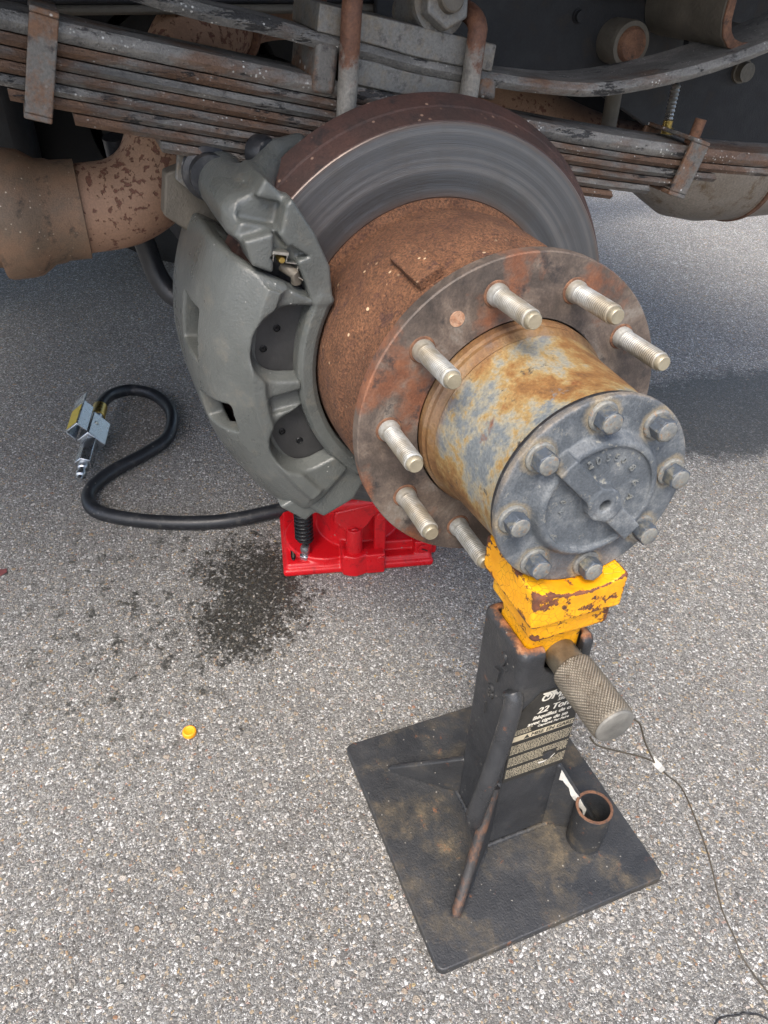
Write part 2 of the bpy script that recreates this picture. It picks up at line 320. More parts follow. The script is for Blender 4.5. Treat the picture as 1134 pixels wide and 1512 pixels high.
MT = dict(
    asphalt=m_asphalt(), chips=m_chips(), rotor=m_rotor_face(), barrel=m_hub_barrel(), flange=m_flange(), cap=m_cap(),
    caliper=m_caliper(), spring=m_spring(), springr=m_spring('rusty_spring_steel', 0.07), springp=m_spring('pale_spring_steel', -0.10), exhaust=m_exhaust(), yellow=m_yellow(), black=m_black(),
    hat=rusty('cast_iron_rust', C(88, 58, 40), C(110, 76, 53), C(78, 53, 44), 30, 0.5, 0.14, 0.0, 0.85, C(196, 168, 136), bumpd=0.0036, grit=430, dens=0.05, contrast=0.95),
    rim=rusty('rotor_rim_rust', C(62, 48, 45), C(80, 56, 50), C(52, 43, 42), 20, 0.5, 0.14, 0.1, 0.7, C(170, 140, 120), bumpd=0.0007, grit=420, dens=0.10),
    rust=rusty('plain_rust', C(92, 64, 48), C(118, 84, 62), C(66, 54, 48), 60, 0.5, 0.1, 0.0, 0.8, bumpd=0.001),
    orange=rusty('orange_rust', C(176, 100, 56), C(140, 74, 40), C(96, 70, 56), 60, 0.5, 0.1, 0.0, 0.8, bumpd=0.001),
    ubolt=m_ubolt(),
    clip=rusty('clip_steel', C(106, 104, 100), C(112, 84, 64), C(62, 60, 60), 40, 0.51, 0.08, 0.15, 0.65, C(200, 198, 192), bumpd=0.0009),
    galv=rusty('grey_patina', C(116, 116, 113), C(122, 112, 96), C(86, 84, 82), 40, 0.55, 0.1, 0.25, 0.6, bumpd=0.0006),
    heat=rusty('brown_heat_stain', C(128, 100, 78), C(104, 88, 72), C(66, 58, 50), 20, 0.5, 0.12, 0.1, 0.65, C(186, 172, 152), bumpd=0.0010, grit=800, dens=0.06),
    under=rusty('underbody_black', C(22, 23, 26), C(28, 28, 30), C(42, 36, 31), 14, 0.5, 0.12, 0.0, 0.65, bumpd=0.0008),
    stud=m_stud(),
    studtip=plain('stud_tip', C(158, 150, 130), 0.45, 0.5, rnd=True),
    boltgrey=rusty('dusty_bolt', C(74, 82, 92), C(120, 116, 100), C(66, 68, 70), 90, 0.60, 0.1, 0.2, 0.55, rnd=True, bumpd=0.0003),
    boltdust=rusty('bolt_head_dust', C(124, 124, 118), C(100, 104, 106), C(132, 108, 84), 120, 0.5, 0.1, 0.05, 0.7, rnd=True, bumpd=0.0004),
    colm=m_black('column_paint', 0.25, top=0.3075), handle=m_black('handle_paint', 0.12, gl=0.20), rod=rusty('worn_rod', C(54, 53, 53), C(92, 68, 54), C(40, 40, 42), 70, 0.54, 0.06, 0.1, 0.5),
    charc=rusty('dusty_casting', C(98, 104, 109), C(116, 117, 112), C(82, 89, 96), 120, 0.5, 0.1, 0.0, 0.7), drum=m_black('base_plate_paint', 0.62),
    plug=rusty('pale_rust_plug', C(178, 146, 122), C(150, 112, 88), C(110, 84, 70), 160, 0.5, 0.1, 0.0, 0.8),
    pad=plain('pad_plate', C(62, 62, 62), 0.45, 0.3, 0.0003, 0.2, 30), steel=plain('bright_steel', C(190, 188, 180), 0.3, 0.9),
    zinc=plain('zinc_plate', C(178, 182, 186), 0.28, 0.9, 0.0002), brass=plain('brass', C(196, 168, 96), 0.3, 0.9),
    red=rusty('red_enamel', C(186, 14, 24), C(200, 20, 30), C(150, 14, 22), 26, 0.5, 0.2, 0.0, 0.36, C(150, 120, 112), bumpd=0.0005, grit=420, dens=0.03, contrast=0.12), rubber=rusty('hose_rubber', C(30, 32, 36), C(38, 40, 44), C(62, 62, 62), 26, 0.55, 0.1, 0.0, 0.42, C(110, 108, 104), bumpd=0.0004, grit=420, dens=0.05, contrast=0.2),
    blk=plain('black_spring_wire', C(24, 25, 27), 0.3, 0.3), tyre=plain('tyre_rubber', C(30, 30, 31), 0.75, 0, 0.001, 0.3, 20),
    knurl=rusty('knurled_steel', C(128, 122, 110), C(104, 98, 88), C(84, 74, 60), 60, 0.5, 0.12, 0.55, 0.5, bumpd=0.0003), pinst=plain('pin_steel', C(140, 132, 116), 0.42, 0.7, 0.0005, 0.3, 50),
    pinend=plain('pin_end_steel', C(126, 124, 118), 0.6, 0.4, 0.0005, 0.2, 80),
    muff=rusty('muffler_steel', C(158, 152, 144), C(140, 132, 122), C(120, 104, 86), 12, 0.5, 0.2, 0.5, 0.5, bumpd=0.0004),
    blkpipe=plain('black_bar', C(36, 38, 42), 0.35, 0.1, 0.0004), stain=plain('cast_grey', C(96, 90, 80), 0.6, 0.15, 0.0008, 0.2, 30),
    sticker=plain('sticker_black', C(44, 42, 38), 0.6, 0, 0.0002, 0.25, 60), print=plain('sticker_print', C(214, 208, 194), 0.6, 0, 0.0002, 0.1, 200), tan=plain('sticker_tan', C(186, 174, 148), 0.6, 0, 0.0002, 0.2, 120),
    orangecap=plain('orange_plastic', C(240, 158, 24), 0.45, 0, 0.0004, 0.1, 120), white=plain('white_paper', C(205, 202, 194), 0.7, 0, 0.0008, 0.15, 120),
    yell=plain('yellow_sticker', C(190, 168, 60), 0.5, 0, 0.0002, 0.25, 500), alu=plain('wire_grey', C(92, 84, 72), 0.45, 0.6), petal=plain('red_petal', C(118, 66, 66), 0.7),
    wood=plain('deck_board', C(70, 62, 54), 0.8, 0, 0.002, 0.3, 10),
)

# ------------------------------------------------------------------ mesh helpers
class MB:
    def __init__(s): s.v = []; s.f = []
    def add(s, vs, fs, M=None):
        o = len(s.v)
        s.v += [tuple(M @ Vector(p)) if M is not None else tuple(p) for p in vs]
        s.f += [tuple(i + o for i in q) for q in fs]; return s
    def box(s, lo, hi, M=None):
        (a, b, c), (d, e, f) = lo, hi
        v = [(a, b, c), (d, b, c), (d, e, c), (a, e, c), (a, b, f), (d, b, f), (d, e, f), (a, e, f)]
        return s.add(v, [(0, 3, 2, 1), (4, 5, 6, 7), (0, 1, 5, 4), (1, 2, 6, 5), (2, 3, 7, 6), (3, 0, 4, 7)], M)
    def prism(s, poly, a, b, axis='x', M=None):
        n = len(poly); mk = {'x': lambda u, v, w: (w, u, v), 'y': lambda u, v, w: (u, w, v), 'z': lambda u, v, w: (u, v, w)}[axis]
        vs = [mk(u, v, a) for u, v in poly] + [mk(u, v, b) for u, v in poly]
        return s.add(vs, [tuple(range(n))[::-1], tuple(range(n, 2 * n))] + [(i, (i + 1) % n, n + (i + 1) % n, n + i) for i in range(n)], M)
    def lathe(s, prof, n=48, M=None, close=True, fr=None):
        """prof: (x, r) along +X. A radius of 0 closes the end."""
        vs, fs, rings = [], [], []
        for k, (x, r) in enumerate(prof):
            if r <= 1e-9: rings.append([len(vs)]); vs.append((x, 0, 0)); continue
            ring = []
            for i in range(n):
                a = 2 * math.pi * i / n; q = fr(x, r, a) if fr else r
                ring.append(len(vs)); vs.append((x, q * math.cos(a), q * math.sin(a)))
            rings.append(ring)
        for A, B in zip(rings, rings[1:]):
            if len(A) == 1 and len(B) == 1: continue
            for i in range(n):
                j = (i + 1) % n
                if len(A) == 1: fs.append((A[0], B[i], B[j]))
                elif len(B) == 1: fs.append((A[i], B[0], A[j]))
                else: fs.append((A[i], B[i], B[j], A[j]))
        return s.add(vs, fs, M)
    def tube(s, pts, r, n=14, caps=True, M=None):
        P = [Vector(p) for p in pts]; rs = r if isinstance(r, (list, tuple)) else [r] * len(P)
        vs, fs = [], []; up = None
        for i, p in enumerate(P):
            t = (P[min(i + 1, len(P) - 1)] - P[max(i - 1, 0)]).normalized()
            if up is None:
                up = Vector((0, 0, 1)) if abs(t.z) < 0.9 else Vector((1, 0, 0))
            up = (up - t * up.dot(t)).normalized(); sd = t.cross(up)
            for k in range(n):
                a = 2 * math.pi * k / n; vs.append(p + (up * math.cos(a) + sd * math.sin(a)) * rs[i])
        for i in range(len(P) - 1):
            for k in range(n):
                j = (k + 1) % n; fs.append((i * n + k, i * n + j, (i + 1) * n + j, (i + 1) * n + k))
        if caps: fs.append(tuple(range(n))[::-1]); fs.append(tuple(range((len(P) - 1) * n, len(P) * n)))
        return s.add(vs, fs, M)
    def build(s, name, mat, parent=None, bevel=0.0, ang=38, seg=2):
        me = bpy.data.meshes.new(name); me.from_pydata(s.v, [], s.f); me.validate(); me.update()
        return finish(name, me, mat, parent, bevel, ang, seg)

def finish(name, me, mat, parent=None, bevel=0.0, ang=38, seg=2):
    me.materials.append(mat if not isinstance(mat, str) else MT[mat])
    me.shade_smooth(); me.set_sharp_from_angle(angle=R(ang))
    import bmesh
    bm = bmesh.new(); bm.from_mesh(me); bmesh.ops.recalc_face_normals(bm, faces=bm.faces); bm.to_mesh(me); bm.free()
    o = bpy.data.objects.new(name, me); COL.objects.link(o); o.parent = parent
    if bevel:
        b = o.modifiers.new('bevel', 'BEVEL'); b.width = bevel; b.segments = seg; b.limit_method = 'ANGLE'; b.angle_limit = R(30)
        b.harden_normals = False
    return o

def spline(pts, n=8):
    P = [np.array(p, float) for p in pts]; P = [2 * P[0] - P[1]] + P + [2 * P[-1] - P[-2]]; out = []
    for i in range(1, len(P) - 2):
        for k in range(n):
            t = k / n; a, b, c, d = P[i - 1:i + 3]
            out.append(tuple(0.5 * (2 * b + (c - a) * t + (2 * a - 5 * b + 4 * c - d) * t * t + (3 * b - a - 3 * c + d) * t ** 3)))
    out.append(tuple(P[-2])); return out

def tag(o, label, cat, group=None, kind=None):
    if label: o['label'] = label
    if cat: o['category'] = cat
    if group: o['group'] = group
    if kind: o['kind'] = kind
    return o
def thing(name, label, cat, loc=(0, 0, 0), rot=(0, 0, 0), group=None):
    o = bpy.data.objects.new(name, None); COL.objects.link(o); o.location = loc; o.rotation_euler = rot
    o.empty_display_size = 0.02
    return tag(o, label, cat, group)
def copy(o, loc, parent, rot=None):
    c = o.copy(); COL.objects.link(c); c.parent = parent; c.location = loc
    if rot: c.rotation_euler = rot
    return c
def hexa(r, rot=0): return [(r * math.cos(rot + i * math.pi / 3), r * math.sin(rot + i * math.pi / 3)) for i in range(6)]

# signed distance fields -> cast shapes with soft fillets
def grid(lo, hi, h):
    n = [int((b - a) / h) + 2 for a, b in zip(lo, hi)]
    ax = [np.float32(lo[i]) + np.arange(n[i], dtype=np.float32) * np.float32(h) for i in range(3)]
    return np.meshgrid(*ax, indexing='ij', sparse=True)
def smin(a, b, k):
    t = np.clip(0.5 + 0.5 * (b - a) / k, 0, 1); return b + (a - b) * t - k * t * (1 - t)
def smax(a, b, k): return -smin(-a, -b, k)
def s_box(X, Y, Z, c, hs, M=None, rd=0.0):
    dx, dy, dz = X - c[0], Y - c[1], Z - c[2]
    if M is not None:                         # M: 3x3 rows = local axes
        dx, dy, dz = [M[i][0] * dx + M[i][1] * dy + M[i][2] * dz for i in range(3)]
    q = [np.abs(v) - (s - rd) for v, s in zip((dx, dy, dz), hs)]
    return np.sqrt(np.maximum(q[0], 0) ** 2 + np.maximum(q[1], 0) ** 2 + np.maximum(q[2], 0) ** 2) + np.minimum(np.maximum(q[0], np.maximum(q[1], q[2])), 0) - rd
def s_cap(X, Y, Z, a, b, r, r2=None):
    a = np.array(a, np.float32); b = np.array(b, np.float32); ab = b - a; L = float((ab * ab).sum())
    t = np.clip(((X - a[0]) * ab[0] + (Y - a[1]) * ab[1] + (Z - a[2]) * ab[2]) / L, 0, 1)
    rr = r if r2 is None else r + (r2 - r) * t
    return np.sqrt((X - a[0] - t * ab[0]) ** 2 + (Y - a[1] - t * ab[1]) ** 2 + (Z - a[2] - t * ab[2]) ** 2) - rr
def s_poly(U, V, pts):
    d = None; inside = None
    n = len(pts)
    for i in range(n):
        (x1, y1), (x2, y2) = pts[i], pts[(i + 1) % n]
        ex, ey = x2 - x1, y2 - y1; wx, wy = U - x1, V - y1
        t = np.clip((wx * ex + wy * ey) / (ex * ex + ey * ey), 0, 1)
        q = (wx - ex * t) ** 2 + (wy - ey * t) ** 2
        d = q if d is None else np.minimum(d, q)
        c = ((y1 <= V) != (y2 <= V)) & ((U - x1) < ex * (V - y1) / (ey if abs(ey) > 1e-12 else 1e-12))
        inside = c if inside is None else inside ^ c
    d = np.sqrt(d); return np.where(inside, -d, d)
def surface(name, F, lo, h, mat, parent=None, ang=60):
    F = F.astype(np.float32); nx, ny, nz = F.shape; sh = (nx - 1, ny - 1, nz - 1)
    acc = np.zeros(sh + (3,), np.float32); cnt = np.zeros(sh, np.float32)
    sl = lambda o: tuple(slice(o[i], o[i] + sh[i]) for i in range(3))
    for ax in range(3):
        u, v = [i for i in range(3) if i != ax]
        for p in (0, 1):
            for q in (0, 1):
                a = [0, 0, 0]; a[u] = p; a[v] = q; b = list(a); b[ax] = 1
                va, vb = F[sl(a)], F[sl(b)]; m = (va < 0) != (vb < 0)
                t = va[m] / (va[m] - vb[m]); pos = np.tile(np.array(a, np.float32), (t.size, 1)); pos[:, ax] = t
                acc[m] += pos; cnt[m] += 1
    act = cnt > 0; idx = -np.ones(sh, np.int64); idx[act] = np.arange(act.sum())
    ijk = np.argwhere(act); vs = (ijk + acc[act] / cnt[act][:, None]) * h + np.array(lo)
    faces = []; S = F < 0
    for ax in range(3):
        u, v = [i for i in range(3) if i != ax]
        s0 = [slice(1, -1)] * 3; s0[ax] = slice(0, -1); s1 = [slice(1, -1)] * 3; s1[ax] = slice(1, None)
        e = S[tuple(s0)] != S[tuple(s1)]; pos = np.argwhere(e)
        if len(pos) == 0: continue
        add = np.array([1, 1, 1]); add[ax] = 0; pos = pos + add
        def g(du, dv):
            p = pos.copy(); p[:, u] -= du; p[:, v] -= dv; return idx[p[:, 0], p[:, 1], p[:, 2]]
        faces.append(np.stack([g(1, 1), g(0, 1), g(0, 0), g(1, 0)], 1))
    fc = np.concatenate(faces); fc = fc[(fc >= 0).all(1)]
    me = bpy.data.meshes.new(name); me.from_pydata(vs.tolist(), [], fc.tolist()); me.update()
    return finish(name, me, mat, parent, 0, ang)

def text_mesh(body, size, depth, mats=None):
    cu = bpy.data.curves.new('t', 'FONT'); cu.body = body; cu.size = size; cu.extrude = depth; cu.resolution_u = 3
    o = bpy.data.objects.new('t', cu); COL.objects.link(o)
    me = bpy.data.meshes.new_from_object(o.evaluated_get(bpy.context.evaluated_depsgraph_get()))
    vs = [tuple(v.co) for v in me.vertices]; fs = [tuple(p.vertices) for p in me.polygons]
    bpy.data.objects.remove(o); bpy.data.curves.remove(cu); bpy.data.meshes.remove(me)
    return vs, fs

# ------------------------------------------------------------------ ground
g = MB(); N = 40
g.add([(-150, -150, 0), (150, -150, 0), (150, 150, 0), (-150, 150, 0)], [(0, 1, 2, 3)])
tag(g.build('ground', 'asphalt'), None, None, kind='structure')
b = MB(); rng = random.Random(3)
OCT = [(1, 0, 0), (0, 1, 0), (-1, 0, 0), (0, -1, 0), (0, 0, 1), (0.6, 0.6, 0.55), (-0.6, 0.5, 0.6)]
def chip(x, y, r):
    a = rng.random() * 6.28; ca, sa = math.cos(a), math.sin(a); el = rng.uniform(0.55, 1.0); n = rng.choice((5, 6, 7)); hgt = r * rng.uniform(0.25, 0.6)
    bot, top = [], []
    for i in range(n):
        t = 6.283 * i / n; k = rng.uniform(0.75, 1.15); u, v = r * k * math.cos(t), r * k * el * math.sin(t)
        bot.append((x + ca * u - sa * v, y + sa * u + ca * v, -0.0006)); k2 = rng.uniform(0.5, 0.75)
        top.append((x + k2 * (ca * u - sa * v), y + k2 * (sa * u + ca * v), hgt * rng.uniform(0.8, 1.1)))
    b.add(bot + top, [tuple(range(n, 2 * n))] + [(i, (i + 1) % n, n + (i + 1) % n, n + i) for i in range(n)])
for i in range(15000):
    x = 0.48 - 1.5 * rng.random() ** 1.4; y = rng.uniform(-0.62 - 0.1 * (0.5 - x), 0.50 + 0.5 * (0.5 - x))
    if -0.05 < x < 0.225 and -0.137 < y < 0.13: continue
    if -0.53 < x < -0.33 and -0.13 < y < 0.11: continue
    if ((x + .365) / .15) ** 2 + ((y + .17) / .11) ** 2 < rng.uniform(.5, 1.2) and rng.random() < .8: continue
    if ((x + .62) / .24) ** 2 + ((y - .85) / .42) ** 2 < 1: continue
    chip(x, y, 0.0010 + 0.0019 * rng.random() ** 2.6)
tag(b.build('asphalt_chips', 'chips', ang=20), 'small pale stone chips standing proud of the asphalt', None, kind='stuff')

# ------------------------------------------------------------------ wheel hub
AXROT = (0, -TILT, 0)
def ax_thing(name, label, cat): return thing(name, label, cat, (0, 0, H), AXROT)
hub = ax_thing('wheel_hub', 'rusty ten-stud wheel hub with long grey-yellow barrel and bolted blue-grey end cap', 'wheel hub')
MB().lathe([(-0.013, 0.0), (-0.013, 0.1372), (-0.0115, 0.1385), (-0.0012, 0.1385), (0, 0.1375), (0, 0.0885), (0, 0.087)], 128).build('flange', 'flange', hub, ang=25)
MB().lathe([(-0.001, 0.0855), (0.0065, 0.0855), (0.0085, 0.0835), (0.0125, 0.0835), (0.0150, 0.0815), (0.019, 0.0795), (0.0215, 0.0805), (0.024, 0.0795), (0.035, 0.0785), (0.06, 0.0772), (0.085, 0.0760), (0.098, 0.0752), (0.106, 0.0757), (0.1145, 0.0764), (0.1150, 0.0755), (0.1150, 0.05)], 128).build('barrel', 'barrel', hub, ang=28)
MB().lathe([(0.1125, 0.05), (0.1125, 0.0772), (0.1160, 0.0780), (0.1168, 0.0776), (0.1168, 0.05)], 96).build('gasket', 'rubber', hub)
# end cap: SDF casting with domed boss, bar and centre hole
lo, hi, h = (0.105, -0.083, -0.083), (0.146, 0.083, 0.083), 0.001
X, Y, Z = grid(lo, hi, h); RR = np.sqrt(Y * Y + Z * Z)
F = np.maximum(RR - 0.0791, np.maximum(X - 0.1237, 0.1169 - X))
F = smax(RR - 0.0791, np.maximum(X - 0.1237, 0.1169 - X), 0.002)
boss = smax(RR - (0.0525 - 0.5 * np.maximum(X - 0.1237, 0)), X - 0.1325, 0.003)
F = smin(F, boss, 0.0018)
F = smax(F, -smax(RR - 0.0435, 0.1295 - X, 0.0015), 0.0016)      # shallow dish inside the ring
ba = R(133.5); ux_, uy_ = math.cos(ba), math.sin(ba)
U = Y * ux_ + Z * uy_; V = -Y * uy_ + Z * ux_
bar = np.maximum(np.maximum(np.abs(U - 0.004) - 0.0485, np.abs(V) - 0.0078), X - 0.1388)
bar = np.maximum(bar, 0.12 - X)
bar = smin(bar, np.maximum(np.maximum(np.sqrt(Y * Y + Z * Z) - 0.0135, X - 0.1388), 0.12 - X), 0.004)
F = smin(F, bar, 0.0016)
F = smax(F, -np.maximum(RR - 0.0046, 0.128 - X), 0.0015)
cap = surface('end_cap', F, lo, h, 'cap', hub)
# cast figures on the cap
for ch, ang, rad, sz in [('2', 112, .0345, .0085), ('0', 101, .0345, .0085), ('5', 88, .034, .0075), ('5', 76, .034, .0075), ('0', 63, .0335, .0075), ('8', 42, .0325, .0075), ('6', 16, .0300, .0075), ('A', -8, .0280, .0075), ('0', 172, .030, .0055), ('9', 188, .0305, .0055)]:
    vs, fs = text_mesh(ch, sz, 0.0011)
    cx = sum(p[0] for p in vs) / len(vs); cy = sum(p[1] for p in vs) / len(vs)
    a = R(ang); t = a - math.pi / 2; m = MB()
    vv = []
    for (p, q, w) in vs:
        p -= cx; q -= cy; u2 = p * math.cos(t) - q * math.sin(t); v2 = p * math.sin(t) + q * math.cos(t)
        vv.append((0.1300 + w, rad * math.cos(a) + u2, rad * math.sin(a) + v2))
    m.add(vv, fs).build('cast_character', 'charc', cap)
# cap bolts
wsh = MB().lathe([(0, 0.0), (0, 0.0114), (0.0018, 0.0114), (0.0028, 0.0104), (0.0028, 0)], 32)
hx = MB().prism(hexa(0.0091), 0.0024, 0.0126)
hd = MB().lathe([(0.0122, 0.0), (0.0122, 0.0076), (0.0130, 0.0073), (0.0134, 0.0066), (0.0131, 0)], 24)
first = None
for i in range(8):
    a = 1.6575 - i * math.pi / 4
    loc = (0.1236, 0.0658 * math.cos(a), 0.0658 * math.sin(a)); rot = (0.6 * i + 0.35, 0, 0)
    if first is None:
        o = hx.build('cap_bolt', 'boltgrey', hub, 0.0006); o.location = loc; o.rotation_euler = rot
        w_ = wsh.build('washer', 'boltdust', o, ang=30); h_ = hd.build('head_face', 'boltdust', o, ang=50); first = (o, w_, h_)
    else:
        o = copy(first[0], loc, hub, rot)
        copy(first[1], (0, 0, 0), o); copy(first[2], (0, 0, 0), o)
# wheel studs
prof = [(-0.001, 0.0), (-0.001, 0.0090), (0.0045, 0.0090), (0.0062, 0.0084), (0.0085, 0.0076)]
x = 0.0088
while x < 0.0525:
    prof += [(x, 0.0077), (x + 0.0004, 0.0077), (x + 0.0011, 0.0067), (x + 0.0018, 0.0077)]; x += 0.0022
prof += [(0.0535, 0.0068)]
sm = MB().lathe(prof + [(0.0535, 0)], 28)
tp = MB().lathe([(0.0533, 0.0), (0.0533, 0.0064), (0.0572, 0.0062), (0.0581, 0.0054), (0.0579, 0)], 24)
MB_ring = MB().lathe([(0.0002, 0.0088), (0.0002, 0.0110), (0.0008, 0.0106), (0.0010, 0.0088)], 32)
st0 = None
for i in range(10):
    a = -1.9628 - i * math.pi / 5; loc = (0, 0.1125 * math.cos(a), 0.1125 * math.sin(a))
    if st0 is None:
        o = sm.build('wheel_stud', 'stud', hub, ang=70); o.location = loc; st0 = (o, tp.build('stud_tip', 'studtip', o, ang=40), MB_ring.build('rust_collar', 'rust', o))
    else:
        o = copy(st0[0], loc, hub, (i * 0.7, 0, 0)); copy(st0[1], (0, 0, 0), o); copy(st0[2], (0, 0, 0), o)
o = MB().lathe([(-0.001, 0), (-0.001, 0.0062), (0.0006, 0.0062), (0.0006, 0)], 24).build('plug', 'plug', hub); o.location = (0, 0.1104 * math.cos(R(121.7)), 0.1104 * math.sin(R(121.7)))

# ------------------------------------------------------------------ brake rotor
rot_ = ax_thing('brake_rotor', 'heavy vented brake rotor with rusty hat behind the wheel hub flange', 'brake rotor')
MB().lathe([(-0.1768, 0.1355), (-0.1760, 0.1370), (-0.1760, 0.1985), (-0.1768, 0.1995)], 160).build('friction_face', 'rotor', rot_, ang=20)
MB().lathe([(-0.1767, 0.1988), (-0.1775, 0.2003), (-0.184, 0.2035), (-0.1930, 0.2082), (-0.1945, 0.2098), (-0.212, 0.2178), (-0.2135, 0.2165), (-0.2135, 0.10)], 160).build('rotor_rim', 'rim', rot_, ang=18)
MB().lathe([(-0.1770, 0.136), (-0.1745, 0.1362), (-0.1728, 0.1345), (-0.1700, 0.1292), (-0.1640, 0.1280), (-0.150, 0.1312), (-0.118, 0.1316), (-0.085, 0.1304), (-0.078, 0.1296), (-0.072, 0.1258), (-0.045, 0.1242), (-0.022, 0.1235), (-0.016, 0.1270), (-0.0132, 0.1275), (-0.0132, 0.06)], 128).build('hat', 'hat', rot_, ang=40)
bl = MB(); a0, a1 = R(114.2), R(124.2)
for k in range(7):
    for xx in (-0.097, -0.041):
        a = a0 + (a1 - a0) * k / 6
        for rr_ in (0.121, 0.1372 if xx < -0.06 else 0.1330): bl.v.append((xx, rr_ * math.cos(a), rr_ * math.sin(a)))
for k in range(6):
    o = 4 * k; p = o + 4
    bl.f += [(o + 1, o + 3, p + 3, p + 1), (o, o + 1, p + 1, p), (o + 2, p + 2, p + 3, o + 3), (o, p, p + 2, o + 2)]
bl.f += [(0, 2, 3, 1), (24, 25, 27, 26)]
bl.build('casting_pad', 'hat', rot_, 0.0012)

# ------------------------------------------------------------------ brake caliper
cal = ax_thing('brake_caliper', 'grey-green painted two-piston brake caliper clamped over the edge of the rotor', 'brake caliper')
P_ = lambda r, a, x: (x, r * math.cos(R(a)), r * math.sin(R(a)))
lo, hi, h = (-0.303, -0.242, -0.182), (-0.120, -0.095, 0.130), 0.00125
X, Y, Z = grid(lo, hi, h); RR = np.sqrt(Y * Y + Z * Z); TH = np.degrees(np.arctan2(Z, Y)) % 360
Xf = X + 0 * RR; RRf = RR + 0 * X
def wedge(t0, t1, k=0.01):     # between two half-planes through the axle
    a, b_ = R(t0), R(t1)
    d0 = Y * math.sin(a) - Z * math.cos(a); d1 = -(Y * math.sin(b_) - Z * math.cos(b_))
    return smax(d0, d1, k)
prof = [(-0.128, 0.151), (-0.128, 0.189)] + [(-0.1305 - 0.0815 * (1 - math.cos(t * math.pi / 2)), 0.1965 + 0.040 * math.sin(t * math.pi / 2)) for t in (0.0, .1, .2, .3, .4, .5, .6, .7, .8, .9, 1.0)] + [(-0.300, 0.2365), (-0.300, 0.160), (-0.232, 0.160), (-0.232, 0.2215), (-0.166, 0.2195), (-0.1445, 0.199), (-0.1445, 0.151)]
F = smax(s_poly(Xf, RRf, prof) - 0.0015, wedge(150.5, 226, 0.012) + 0 * X, 0.007)
# swelling rib along the crest of the fingers
F = smin(F, np.maximum(s_poly(Xf, RRf, [(-0.1225, 0.186), (-0.1225, 0.194), (-0.14, 0.203), (-0.15, 0.19)]) - 0.002, wedge(153, 222, 0.02)), 0.010)
# two windows that open towards the axle
def window(tc, half, rtop, shift):
    a = R(tc); c0, s0 = math.cos(a), math.sin(a)
    U = Y * c0 + Z * s0; V = -Y * s0 + Z * c0           # radial, tangential
    V2 = V - shift * (U - 0.15)
    rd = 0.032
    q0 = np.abs(V2) - (half - rd); q1 = U - (rtop - rd)
    return np.sqrt(np.maximum(q0, 0) ** 2 + np.maximum(q1, 0) ** 2) + np.minimum(np.maximum(q0, q1), 0) - rd
w1 = window(167.0, 0.0355, 0.1955, 0.10); w2 = window(203.5, 0.0340, 0.1950, -0.05)
cut = -0.146 - X
F = smax(F, -smax(np.minimum(w1, w2) + (-0.128 - X) * 0.22, cut + 0 * RR, 0.0015), 0.0035)
# pocket in the land between the windows, pockets in the bridge
def pbox(r, t, x, hs, tw=0.0):
    a = R(t); M = ((1, 0, 0), (0, math.cos(a), math.sin(a)), (0, -math.sin(a), math.cos(a)))
    return s_box(X, Y, Z, P_(r, t, x), hs, M, 0.003)
F = smax(F, -pbox(0.160, 187.3, -0.124, (0.010, 0.0205, 0.0085)), 0.004)
F = smax(F, -pbox(0.240, 171.5, -0.205, (0.028, 0.022, 0.0235)), 0.003)
F = smax(F, -pbox(0.224, 189.5, -0.163, (0.024, 0.022, 0.0150)), 0.003)
F = smax(F, -pbox(0.215, 210.0, -0.225, (0.018, 0.034, 0.012)), 0.004)
F = smax(F, -pbox(0.166, 149.0, -0.122, (0.016, 0.012, 0.006)), 0.004)
surface('caliper_body', F, lo, h, 'caliper', cal)

# anchor bracket: tie bar, arms and lugs
lo, hi, h = (-0.275, -0.235, -0.175), (-0.118, -0.085, 0.210), 0.00125
X, Y, Z = grid(lo, hi, h); RR = np.sqrt(Y * Y + Z * Z); Xf = X + 0 * RR; RRf = RR + 0 * X
tie = smax(s_poly(Xf, RRf, [(-0.150, 0.1365), (-0.130, 0.1350), (-0.127, 0.139), (-0.127, 0.1475), (-0.131, 0.1505), (-0.150, 0.1505)]) - 0.001, wedge(149, 231, 0.004) + 0 * X, 0.004)
F = tie
def cap_(p, q, r, r2=None): return s_cap(X, Y, Z, P_(*p), P_(*q), r, r2)
def plate(pts, x0, x1, rd=0.002):     # polygon in (y,z) from polar corners, extruded in x
    pp = [(r * math.cos(R(t)), r * math.sin(R(t))) for r, t in pts]
    d2 = s_poly(Y + 0 * Z, Z + 0 * Y, pp); return smax(d2, np.maximum(X - x1, x0 - X), 0.004) - rd
F = smin(F, plate([(.138, 149), (.152, 152), (.164, 147.5), (.186, 142.5), (.218, 139.5), (.215, 133.8), (.183, 136), (.156, 140.3)], -0.150, -0.128), 0.006)
F = smin(F, plate([(.176, 143.2), (.205, 147.3), (.232, 146.2), (.236, 134.5), (.215, 134.5)], -0.215, -0.142), 0.006)
F = smin(F, plate([(.198, 148.8), (.213, 149.2), (.2265, 146.0), (.212, 142.0)], -0.165, -0.128), 0.004)
F = smin(F, cap_((.232, 142.5, -0.165), (.236, 140.8, -0.245), 0.017, 0.024), 0.012)
F = smin(F, cap_((.226, 137.5, -0.190), (.2190, 128.5, -0.228), 0.0135, 0.0120), 0.008)
F = smin(F, cap_((.2190, 128.5, -0.228), (.2080, 122.5, -0.240), 0.0120, 0.010), 0.004)
F = smin(F, plate([(.139, 221), (.150, 220), (.163, 226), (.204, 223), (.208, 231), (.178, 236), (.150, 235.5), (.139, 231)], -0.155, -0.134), 0.006)
F = smin(F, plate([(.200, 222), (.226, 220), (.224, 228), (.203, 229)], -0.230, -0.140), 0.008)
